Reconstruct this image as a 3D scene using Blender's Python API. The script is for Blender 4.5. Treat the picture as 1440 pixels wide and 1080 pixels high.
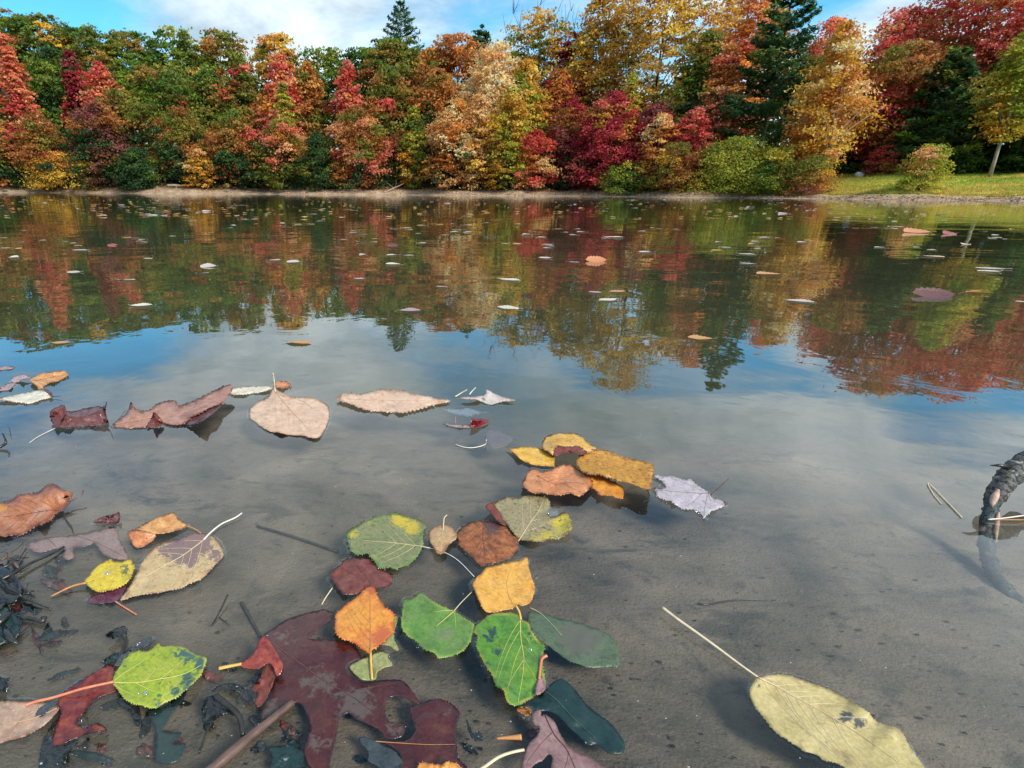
import bpy, math, random
import numpy as np
from mathutils import Vector, Matrix, noise as mnoise
from mathutils.geometry import delaunay_2d_cdt

SC = bpy.context.scene
for o in list(bpy.data.objects):
    bpy.data.objects.remove(o)
COL = SC.collection
rnd = random.Random(7)

# ------------------------------------------------------------------ camera
FPX, CU, CV, CAMH = 772.0, 556.0, 540.0, 0.32
PITCH, ROLL = math.radians(19.3), math.radians(0.32)
cam = bpy.data.cameras.new('camera')
cam_ob = bpy.data.objects.new('camera', cam)
COL.objects.link(cam_ob)
CAM_R = Matrix.Rotation(math.pi / 2 - PITCH, 3, 'X') @ Matrix.Rotation(ROLL, 3, 'Z')
cam_ob.matrix_world = Matrix.Translation((0, 0, CAMH)) @ CAM_R.to_4x4()
cam.sensor_width = 36.0
cam.lens = FPX / 1440.0 * 36.0
cam.shift_x = (720.0 - CU) / 1440.0
cam.clip_start, cam.clip_end = 0.01, 3000.0
SC.camera = cam_ob
RN = np.array(CAM_R)

# ------------------------------------------------------------------ light
SUN_EL, SUN_AZ = math.radians(42), math.radians(142)    # azimuth clockwise from +Y
sd = Vector((math.sin(SUN_AZ) * math.cos(SUN_EL), math.cos(SUN_AZ) * math.cos(SUN_EL), math.sin(SUN_EL)))
sun = bpy.data.lights.new('sun', 'SUN')
sun.energy = 2.5
sun.angle = math.radians(16.0)
sun.color = (1.0, 0.94, 0.84)
sun_ob = bpy.data.objects.new('sun', sun)
sun_ob.rotation_euler = sd.to_track_quat('Z', 'Y').to_euler()
COL.objects.link(sun_ob)

SC.view_settings.view_transform = 'Standard'
SC.view_settings.look = 'None'
SC.view_settings.exposure = 0.85
SC.view_settings.gamma = 1.0
SC.render.engine = 'CYCLES'
SC.cycles.use_denoising = True
SC.cycles.max_bounces = 6
SC.cycles.transparent_max_bounces = 8
SC.cycles.caustics_reflective = False
SC.cycles.caustics_refractive = False


class NT:
    """small helper around a node tree"""
    def __init__(self, nt):
        self.nt = nt
        nt.nodes.clear()

    def n(self, kind, **kw):
        nd = self.nt.nodes.new(kind)
        for k, v in kw.items():
            if k.startswith('i_'):
                key = k[2:]
                key = int(key) if key.isdigit() else key.replace('_', ' ')
                self.s(nd, key, v)
            else:
                setattr(nd, k, v)
        return nd

    def s(self, nd, key, v):
        sock = nd.inputs[key]
        if isinstance(v, bpy.types.NodeSocket):
            self.nt.links.new(v, sock)
        elif isinstance(v, bpy.types.Node):
            self.nt.links.new(v.outputs[0], sock)
        else:
            if isinstance(v, (tuple, list)) and len(v) == 3 and sock.type == 'RGBA':
                v = (*v, 1)
            sock.default_value = v

    def math(self, op, a, b=None, c=None, clamp=False):
        m = self.n('ShaderNodeMath', operation=op, use_clamp=clamp)
        self.s(m, 0, a)
        if b is not None:
            self.s(m, 1, b)
        if c is not None:
            self.s(m, 2, c)
        return m.outputs[0]

    def mix(self, fac, a, b, mode='MIX'):
        m = self.n('ShaderNodeMix', data_type='RGBA', blend_type=mode)
        self.s(m, 0, fac)
        self.s(m, 6, a)
        self.s(m, 7, b)
        return m.outputs[2]

    def ramp(self, fac, stops, interp='LINEAR'):
        r = self.n('ShaderNodeValToRGB')
        r.color_ramp.interpolation = interp
        el = r.color_ramp.elements
        while len(el) < len(stops):
            el.new(0.5)
        for e, (p, c) in zip(el, stops):
            e.position = p
            e.color = (c, c, c, 1) if isinstance(c, (int, float)) else (*c, 1)
        self.s(r, 0, fac)
        return r.outputs[0]

    def sm(self, x, lo, hi):
        m = self.n('ShaderNodeMapRange', interpolation_type='SMOOTHSTEP')
        self.s(m, 0, x)
        self.s(m, 1, lo)
        self.s(m, 2, hi)
        return m.outputs[0]

    def noise(self, vec, scale, detail=3.0, rough=0.55, dist=0.0):
        t = self.n('ShaderNodeTexNoise')
        self.s(t, 'Vector', vec)
        self.s(t, 'Scale', scale)
        self.s(t, 'Detail', detail)
        self.s(t, 'Roughness', rough)
        self.s(t, 'Distortion', dist)
        return t.outputs[0]


# ------------------------------------------------------------------ sky
world = bpy.data.worlds.new('World')
SC.world = world
world.use_nodes = True
w = NT(world.node_tree)
geo = w.n('ShaderNodeTexCoord')
sky = w.n('ShaderNodeTexSky', sky_type='NISHITA')
sky.sun_disc = False
sky.sun_elevation = SUN_EL
sky.sun_rotation = SUN_AZ
sky.air_density = 1.0
sky.dust_density = 0.4
sky.ozone_density = 2.0
sep = w.n('ShaderNodeSeparateXYZ', i_0=geo.outputs['Generated'])
zz = w.math('ADD', w.math('MAXIMUM', sep.outputs[2], 0.0), 0.22)
comb = w.n('ShaderNodeCombineXYZ', i_0=w.math('DIVIDE', sep.outputs[0], zz),
           i_1=w.math('DIVIDE', sep.outputs[1], zz), i_2=19.9)
n1 = w.noise(comb.outputs[0], 1.15, 7.0, 0.56, 0.4)
n2 = w.noise(comb.outputs[0], 0.45, 3.0, 0.5, 0.0)
cov = w.math('ADD', w.math('MULTIPLY', n1, 0.7), w.math('MULTIPLY', n2, 0.5))
cov = w.sm(cov, 0.50, 0.68)
shade = w.noise(comb.outputs[0], 2.2, 5.0, 0.6, 0.3)
ccol = w.ramp(shade, [(0.34, (2.2, 2.9, 3.4)), (0.66, (5.4, 5.9, 6.2))])
skyc = w.mix(1.0, sky.outputs[0], (0.31, 0.82, 0.97), 'MULTIPLY')
col = w.mix(cov, skyc, ccol)
bg = w.n('ShaderNodeBackground', i_Color=col, i_Strength=0.13)
w.n('ShaderNodeOutputWorld', i_Surface=bg.outputs[0])

# ------------------------------------------------------------------ geometry helpers


def ray(u, v):
    d = np.array([(u - CU) / FPX, -(v - CV) / FPX, -1.0])
    return RN @ d


def at_z(u, v, z=0.0):
    d = ray(u, v)
    t = (z - CAMH) / d[2]
    return np.array([d[0] * t, d[1] * t, z])


def at_y(u, v, y):
    d = ray(u, v)
    t = y / d[1]
    return np.array([d[0] * t, y, CAMH + d[2] * t])


def up(u, v, vb):
    """height (mm) of image point (u,v) that stands above the water point (u,vb)"""
    g = at_z(u, vb)
    return (at_y(u, v, g[1])[2]) * 1000.0


def mesh_obj(name, verts, faces, mat, parent=None, attrs=None, smooth=True, colors=None):
    me = bpy.data.meshes.new(name)
    verts = np.asarray(verts, dtype=np.float32)
    if isinstance(faces, np.ndarray) and faces.ndim == 2:
        nf, k = faces.shape
        me.vertices.add(len(verts))
        me.vertices.foreach_set('co', verts.ravel())
        me.loops.add(nf * k)
        me.loops.foreach_set('vertex_index', faces.astype(np.int32).ravel())
        me.polygons.add(nf)
        me.polygons.foreach_set('loop_start', np.arange(0, nf * k, k, dtype=np.int32))
        me.polygons.foreach_set('loop_total', np.full(nf, k, dtype=np.int32))
        me.update(calc_edges=True)
    else:
        me.from_pydata([tuple(map(float, v)) for v in verts], [], [tuple(map(int, f)) for f in faces])
        me.update()
    if smooth:
        me.polygons.foreach_set('use_smooth', np.ones(len(me.polygons), dtype=bool))
    for k, a in (attrs or {}).items():
        at = me.attributes.new(k, 'FLOAT', 'POINT')
        at.data.foreach_set('value', np.asarray(a, dtype=np.float32))
    if colors is not None:
        at = me.attributes.new('leaf_tint', 'FLOAT_COLOR', 'POINT')
        c = np.ones((len(verts), 4), dtype=np.float32)
        c[:, :3] = colors
        at.data.foreach_set('color', c.ravel())
    me.materials.append(mat)
    ob = bpy.data.objects.new(name, me)
    COL.objects.link(ob)
    if parent is not None:
        ob.parent = parent
    return ob


def tag(o, label, cat, group=None):
    o['label'] = label
    o['category'] = cat
    if group:
        o['group'] = group
    return o


def thing(name, label, cat, loc=(0, 0, 0), group=None):
    o = bpy.data.objects.new(name, None)
    o.empty_display_size = 0.05
    o.location = tuple(map(float, loc))
    COL.objects.link(o)
    return tag(o, label, cat, group)


def tube(pts, radii, ns=6, flat=1.0):
    """tapered tube, returns verts, quads (list)"""
    pts = np.asarray(pts, float)
    n = len(pts)
    radii = np.broadcast_to(np.asarray(radii, float), (n,))
    tan = np.gradient(pts, axis=0)
    tan /= np.linalg.norm(tan, axis=1)[:, None] + 1e-12
    V, F = [], []
    ref = np.array([0, 0, 1.0])
    if abs(tan[0] @ ref) > 0.9:
        ref = np.array([1.0, 0, 0])
    for i in range(n):
        a = np.cross(tan[i], ref)
        a /= np.linalg.norm(a) + 1e-12
        b = np.cross(a, tan[i])
        for k in range(ns):
            th = 2 * math.pi * k / ns
            V.append(pts[i] + radii[i] * (math.cos(th) * a + math.sin(th) * flat * b))
    for i in range(n - 1):
        for k in range(ns):
            k2 = (k + 1) % ns
            F.append((i * ns + k, i * ns + k2, (i + 1) * ns + k2, (i + 1) * ns + k))
    V.append(pts[0]); V.append(pts[-1])
    c0, c1 = len(V) - 2, len(V) - 1
    for k in range(ns):
        k2 = (k + 1) % ns
        F.append((c0, k2, k, k))
        F.append((c1, (n - 1) * ns + k, (n - 1) * ns + k2, (n - 1) * ns + k2))
    return V, F


def fixquads(F):
    return [f if f[2] != f[3] else f[:3] for f in F]


def join(parts):
    V, F = [], []
    for v, f in parts:
        o = len(V)
        V.extend(v)
        F.extend([tuple(i + o for i in q) for q in f])
    return V, fixquads(F)


def catmull(pts, per=5, closed=True):
    P = np.asarray(pts, float)
    n = len(P)
    out = []
    rng_ = range(n) if closed else range(n - 1)
    for i in rng_:
        if closed:
            p0, p1, p2, p3 = P[(i - 1) % n], P[i], P[(i + 1) % n], P[(i + 2) % n]
        else:
            p0, p1, p2, p3 = P[max(i - 1, 0)], P[i], P[i + 1], P[min(i + 2, n - 1)]
        for k in range(per):
            t = k / per
            out.append(0.5 * ((2 * p1) + (-p0 + p2) * t + (2 * p0 - 5 * p1 + 4 * p2 - p3) * t * t
                              + (-p0 + 3 * p1 - 3 * p2 + p3) * t ** 3))
    if not closed:
        out.append(P[-1])
    return np.array(out)


def vnoise(P, scale, seed=0):
    """cheap smooth value noise on arrays (N,2)"""
    P = np.asarray(P, float) * scale + seed * 17.31
    return (np.sin(P[:, 0] * 1.7 + 1.3 * np.sin(P[:, 1] * 1.1 + seed)) *
            np.cos(P[:, 1] * 1.9 + 1.1 * np.sin(P[:, 0] * 0.7 + 2 * seed)) * 0.6 +
            0.4 * np.sin(P[:, 0] * 3.1 + P[:, 1] * 2.3 + seed))


# ------------------------------------------------------------------ materials
def newmat(name):
    m = bpy.data.materials.new(name)
    m.use_nodes = True
    return m, NT(m.node_tree)


def principled(t, color, rough=0.6, normal=None, spec=0.5, **kw):
    p = t.n('ShaderNodeBsdfPrincipled')
    t.s(p, 'Base Color', color)
    t.s(p, 'Roughness', rough)
    t.s(p, 'Specular IOR Level', spec)
    if normal is not None:
        t.s(p, 'Normal', normal)
    for k, v in kw.items():
        t.s(p, k.replace('_', ' '), v)
    return p


def bump(t, h, strength, dist):
    b = t.n('ShaderNodeBump')
    t.s(b, 'Height', h)
    t.s(b, 'Strength', strength)
    t.s(b, 'Distance', dist)
    return b.outputs[0]


def out(t, sh):
    t.n('ShaderNodeOutputMaterial', i_Surface=sh if isinstance(sh, bpy.types.NodeSocket) else sh.outputs[0])


def simple_mat(name, c1, c2, scale, rough=0.7, bstr=0.3, bdist=0.002, spec=0.5, detail=4, stretch=None):
    m, t = newmat(name)
    tc = t.n('ShaderNodeTexCoord').outputs['Object']
    if stretch:
        tc = t.n('ShaderNodeMapping', i_Vector=tc, i_Scale=stretch).outputs[0]
    n = t.noise(tc, scale, detail, 0.6)
    c = t.ramp(n, [(0.32, c1), (0.68, c2)])
    out(t, principled(t, c, rough, bump(t, n, bstr, bdist), spec))
    return m


def foliage_mat():
    m, t = newmat('autumn_foliage')
    a = t.n('ShaderNodeAttribute', attribute_name='leaf_tint')
    tc = t.n('ShaderNodeTexCoord').outputs['Object']
    n = t.noise(tc, 1.4, 3.0)
    hs = t.n('ShaderNodeHueSaturation', i_Color=a.outputs['Color'])
    t.s(hs, 'Value', t.math('ADD', t.math('MULTIPLY', n, 0.5), 0.75))
    t.s(hs, 'Hue', t.math('ADD', t.math('MULTIPLY', n, 0.03), 0.485))
    p = principled(t, hs.outputs[0], 0.6, None, 0.25)
    tr = t.n('ShaderNodeBsdfTranslucent', i_Color=hs.outputs[0])
    mx = t.n('ShaderNodeMixShader', i_0=0.50, i_1=p.outputs[0], i_2=tr.outputs[0])
    out(t, mx)
    return m


FOL = foliage_mat()
BARK = simple_mat('tree_bark', (0.05, 0.04, 0.03), (0.16, 0.13, 0.10), 6.0, 0.9, 0.6, 0.03, 0.2, stretch=(1, 1, 0.25))
BARK_PALE = simple_mat('pale_bark', (0.22, 0.19, 0.14), (0.42, 0.37, 0.29), 4.0, 0.85, 0.5, 0.02, 0.2, stretch=(1, 1, 0.5))


def ground_mat():
    m, t = newmat('ground_soil')
    tc = t.n('ShaderNodeTexCoord').outputs['Object']
    A = lambda n: t.n('ShaderNodeAttribute', attribute_name=n).outputs['Fac']
    # silt near the viewer
    nb = t.noise(tc, 6.0, 5.0, 0.6, 0.6)
    nm = t.noise(tc, 28.0, 5.0, 0.65, 0.3)
    nf = t.noise(tc, 420.0, 3.0, 0.6)
    silt = t.ramp(nb, [(0.30, (0.070, 0.060, 0.047)), (0.48, (0.130, 0.102, 0.078)), (0.70, (0.235, 0.176, 0.132))])
    nw = t.noise(t.n('ShaderNodeMapping', i_Vector=tc, i_Scale=(0.6, 1.6, 1.0), i_Rotation=(0, 0, 0.35)).outputs[0], 17.0, 6.0, 0.7, 0.35)
    silt = t.mix(t.math('MULTIPLY', t.sm(nw, 0.52, 0.66), 0.6), silt, (0.155, 0.120, 0.092))
    silt = t.mix(t.math('MULTIPLY', t.sm(nw, 0.46, 0.34), 0.6), silt, (0.040, 0.042, 0.034))
    silt = t.mix(t.math('MULTIPLY', t.sm(nm, 0.54, 0.70), 0.7), silt, (0.050, 0.052, 0.042))
    grain = t.sm(nf, 0.60, 0.74)
    silt = t.mix(t.math('MULTIPLY', grain, 0.45), silt, (0.26, 0.215, 0.165))
    grain2 = t.sm(nf, 0.42, 0.30)
    silt = t.mix(t.math('MULTIPLY', grain2, 0.5), silt, (0.05, 0.045, 0.038))
    deep = t.ramp(t.noise(tc, 0.7, 4.0), [(0.35, (0.040, 0.043, 0.016)), (0.65, (0.066, 0.064, 0.020))])  # dark olive mud; light lost in murky water is painted into its colour
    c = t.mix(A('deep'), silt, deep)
    sand = t.ramp(t.noise(tc, 1.3, 6.0, 0.65), [(0.3, (0.20, 0.135, 0.085)), (0.55, (0.36, 0.26, 0.17)), (0.72, (0.48, 0.37, 0.27))])
    c = t.mix(A('sand'), c, sand)
    litter = t.ramp(t.noise(tc, 2.5, 6.0, 0.7), [(0.3, (0.035, 0.022, 0.012)), (0.6, (0.10, 0.055, 0.025)), (0.75, (0.22, 0.12, 0.04))])
    c = t.mix(A('wood'), c, litter)
    lawn = t.ramp(t.noise(tc, 0.35, 6.0, 0.65), [(0.33, (0.22, 0.31, 0.035)), (0.5, (0.42, 0.42, 0.06)), (0.66, (0.60, 0.46, 0.12))])
    c = t.mix(A('lawn'), c, lawn)
    hh = t.math('ADD', t.math('MULTIPLY', nm, 0.8), t.math('MULTIPLY', nf, 0.25))
    hh = t.math('ADD', hh, t.math('MULTIPLY', nw, 0.7))
    nrm = bump(t, hh, 0.8, 0.006)
    out(t, principled(t, c, 0.85, nrm, 0.25))
    return m


def water_mat():
    m, t = newmat('lake_water')
    g = t.n('ShaderNodeNewGeometry').outputs['Position']
    n1 = t.noise(g, 7.0, 3.0, 0.5, 0.4)
    mp = t.n('ShaderNodeMapping', i_Vector=g, i_Scale=(0.55, 1.0, 1.0)).outputs[0]
    n2 = t.noise(mp, 1.1, 3.0, 0.55, 0.6)
    h = t.math('ADD', t.math('MULTIPLY', n1, 0.10), t.math('MULTIPLY', n2, 0.9))
    nrm = bump(t, h, 1.0, 0.0075)
    # Schlick reflectance, the same from above and below (no refraction is traced)
    dt = t.n('ShaderNodeVectorMath', operation='DOT_PRODUCT', i_0=nrm, i_1=t.n('ShaderNodeNewGeometry').outputs['Incoming'])
    ca = t.math('ABSOLUTE', dt.outputs['Value'])
    fr = t.math('ADD', t.math('MULTIPLY', t.math('POWER', t.math('SUBTRACT', 1.0, ca, clamp=True), 3.8), 0.970), 0.030, clamp=True)
    gl = t.n('ShaderNodeBsdfGlossy', i_Color=(1, 1, 1), i_Roughness=0.012, i_Normal=nrm)
    tr = t.n('ShaderNodeBsdfTransparent', i_Color=(0.89, 0.915, 0.89))
    mx = t.n('ShaderNodeMixShader', i_0=fr, i_1=tr.outputs[0], i_2=gl.outputs[0])
    out(t, mx)
    return m


# ------------------------------------------------------------------ terrain
TH = np.radians([-180, -120, -100, -80, -60, -35, -20, 0, 16.7, 31, 47.7, 65, 85, 100, 120, 180])
RS = np.array([0.30, 0.5, 8, 55, 76, 75.5, 65, 59.0, 56.5, 53.0, 49.0, 44, 30, 8, 0.5, 0.30])


def shore_r(th):
    r = np.interp(th, TH, RS)
    return r + np.where(r > 20, 0.9 * np.sin(th * 23 + 1) + 0.5 * np.sin(th * 51), 0)


def ground_z(x, y):
    x = np.asarray(x, float); y = np.asarray(y, float)
    r = np.hypot(x, y)
    th = np.arctan2(x, y)
    s = r - shore_r(th)
    dn = 0.010 + 0.05 * np.clip(y - 0.22, 0, None) + 0.022 * np.clip(x + 0.15, -0.35, 3.0)
    dn = dn + 0.12 * np.clip(y - 0.75 + 0.12 * np.sin(x * 5), 0, 3)
    dn = np.clip(dn, 0.002, 2.2)
    P = np.stack([x, y], -1).reshape(-1, 2)
    wob = (vnoise(P, 9.0, 1) * 0.0025 + vnoise(P, 31.0, 2) * 0.0008).reshape(x.shape)
    depth = np.minimum(dn, 0.015 + 0.14 * np.clip(-s, 0, None))
    zw = -depth + wob * np.clip(r, 0.2, 3)
    slope = np.interp(np.degrees(th), [-60, -20, 0, 20, 36, 46, 70, 100], [0.20, 0.16, 0.12, 0.12, 0.12, 0.115, 0.11, 0.05])
    ss = np.clip(s, 0, None)
    lawn_t = np.clip((np.degrees(th) - 27) / 6, 0, 1)
    bank = (0.42 * (1 - lawn_t) + 0.30 * lawn_t) * (1 - np.exp(-ss / 0.9))
    zl = bank + slope * np.clip(ss - 0.8, 0, 45) + 0.02 * np.clip(ss - 45, 0, 400)
    zl = zl + np.clip(ss, 0, 1) * (vnoise(P, 0.5, 3) * 0.12 + vnoise(P, 1.9, 4) * 0.05).reshape(x.shape)
    behind = np.abs(th) > math.radians(100)
    zl = np.where(behind, 0.03 * ss ** 0.9, zl)
    return np.where(s < 0, zw, zl)


def gz(x, y):
    return float(ground_z(np.array([x]), np.array([y]))[0])


def build_ground():
    nth, rr = 420, [0.10]
    while rr[-1] < 420:
        q = 1.028 if not 40 < rr[-1] < 90 else 1.012
        rr.append(rr[-1] * q)
    rr = np.array(rr)
    th = np.linspace(-math.pi, math.pi, nth, endpoint=False)
    R_, T_ = np.meshgrid(rr, th, indexing='ij')
    x, y = R_ * np.sin(T_), R_ * np.cos(T_)
    z = ground_z(x, y)
    V = np.stack([x, y, z], -1).reshape(-1, 3)
    i, j = np.meshgrid(np.arange(len(rr) - 1), np.arange(nth), indexing='ij')
    j2 = (j + 1) % nth
    F = np.stack([i * nth + j, (i + 1) * nth + j, (i + 1) * nth + j2, i * nth + j2], -1).reshape(-1, 4)
    c = len(V)
    V = np.vstack([V, [[0, 0, gz(0, 0.01)]]])
    F = np.vstack([F, np.array([[c, k, (k + 1) % nth, (k + 1) % nth] for k in range(nth)])])
    F = [tuple(f) if f[2] != f[3] else tuple(f[:3]) for f in F.tolist()]
    X, Y = V[:, 0], V[:, 1]
    r = np.hypot(X, Y); t_ = np.arctan2(X, Y); s = r - shore_r(t_)
    deep = np.clip((-V[:, 2] - 0.035) / 0.09, 0, 1)  # depth mask for the murk painted into the bed colour
    far = r > 6
    sand = np.where(far, np.clip((s + 1.2) / 0.6, 0, 1), 0)
    lt = np.clip((np.degrees(t_) - 27) / 4, 0, 1)
    wood = np.where(far, np.clip((s - 1.5) / 1.0, 0, 1) * (1 - lt), 0)
    lawn = np.where(far, np.clip((s - 1.3 - 0.5 * vnoise(V[:, :2], 0.8, 5)) / 0.7, 0, 1) * lt * (s < 17), 0)
    wood = np.maximum(wood, np.where(far & (s > 15), np.clip((s - 15) / 2, 0, 1), 0))
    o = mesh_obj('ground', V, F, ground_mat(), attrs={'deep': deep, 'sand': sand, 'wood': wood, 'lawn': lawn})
    o['kind'] = 'structure'


build_ground()
wv = np.array([[-160, -1.2, 0], [160, -1.2, 0], [160, 140, 0], [-160, 140, 0]], float)
wo = mesh_obj('water', wv, np.array([[0, 1, 2, 3]]), water_mat(), smooth=False)
wo['kind'] = 'structure'

# ------------------------------------------------------------------ trees
PAL = {
    'green':   [(0.150, 0.240, 0.030), (0.100, 0.180, 0.026), (0.230, 0.270, 0.038)],
    'dgreen':  [(0.045, 0.100, 0.030), (0.065, 0.135, 0.035), (0.036, 0.078, 0.025)],
    'pine':    [(0.062, 0.145, 0.045), (0.095, 0.190, 0.055), (0.042, 0.100, 0.036)],
    'olive':   [(0.250, 0.240, 0.038), (0.180, 0.200, 0.030), (0.360, 0.220, 0.045)],
    'ygreen':  [(0.440, 0.410, 0.050), (0.310, 0.350, 0.040), (0.600, 0.470, 0.065)],
    'gold':    [(0.720, 0.410, 0.055), (0.600, 0.320, 0.042), (0.820, 0.520, 0.100)],
    'peach':   [(0.900, 0.560, 0.250), (0.860, 0.470, 0.180), (0.900, 0.660, 0.340)],
    'orange':  [(0.720, 0.290, 0.060), (0.580, 0.220, 0.048), (0.820, 0.390, 0.100)],
    'rust':    [(0.460, 0.175, 0.045), (0.340, 0.135, 0.036), (0.580, 0.250, 0.070)],
    'salmon':  [(0.860, 0.310, 0.150), (0.780, 0.230, 0.120), (0.900, 0.410, 0.190)],
    'red':     [(0.720, 0.130, 0.090), (0.580, 0.085, 0.065), (0.820, 0.230, 0.150)],
    'crimson': [(0.400, 0.035, 0.050), (0.300, 0.026, 0.040), (0.520, 0.065, 0.070)],
    'plum':    [(0.240, 0.075, 0.066), (0.180, 0.060, 0.046), (0.310, 0.100, 0.084)],
}


def pick(rng, mixd, n):
    names = list(mixd.keys())
    p = np.array([mixd[k] for k in names], float)
    idx = rng.choice(len(names), n, p=p / p.sum())
    sub = rng.integers(0, 3, n)
    tab = np.array([PAL[k] for k in names])
    return tab[idx, sub]


def env(kind, t):
    t = np.clip(t, 0, 1)
    if kind == 'narrow':
        return (t ** 0.35) * np.clip(1 - t, 0, 1) ** 0.75 * 1.75
    if kind == 'shrub':
        return np.sqrt(np.clip(1 - (t * 0.98) ** 2.2, 0, 1))
    if kind == 'broad':
        return np.clip(np.sin(np.pi * np.clip(t * 0.94 + 0.03, 0.02, 1) ** 0.85), 0, 1) ** 0.5
    if kind == 'conifer':
        return np.clip(1 - t, 0, 1) ** 0.85
    if kind == 'low':       # foliage down to the ground, rounded top
        return np.clip(0.75 + 0.4 * np.sin(np.pi * np.clip(t * 1.1, 0, 1)), 0, 1) * np.clip(1 - t ** 3.2, 0, 1) ** 0.6
    return np.where(t < 0.36, (t / 0.36) ** 0.45, np.clip((1 - t) / 0.64, 0, 1) ** 0.66)


def leaf_quads(rng, c, nrm, L, W):
    n = len(c)
    a = np.cross(nrm, rng.normal(size=(n, 3)))
    a /= np.linalg.norm(a, axis=1)[:, None] + 1e-9
    b = np.cross(nrm, a)
    L = L[:, None]; W = W[:, None]
    k = rng.uniform(-0.25, 0.25, (n, 1))
    V = np.stack([c - a * L, c + b * W + a * L * k, c + a * L, c - b * W + a * L * k], 1).reshape(-1, 3)
    F = np.arange(4 * n).reshape(n, 4)
    return V, F


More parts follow.
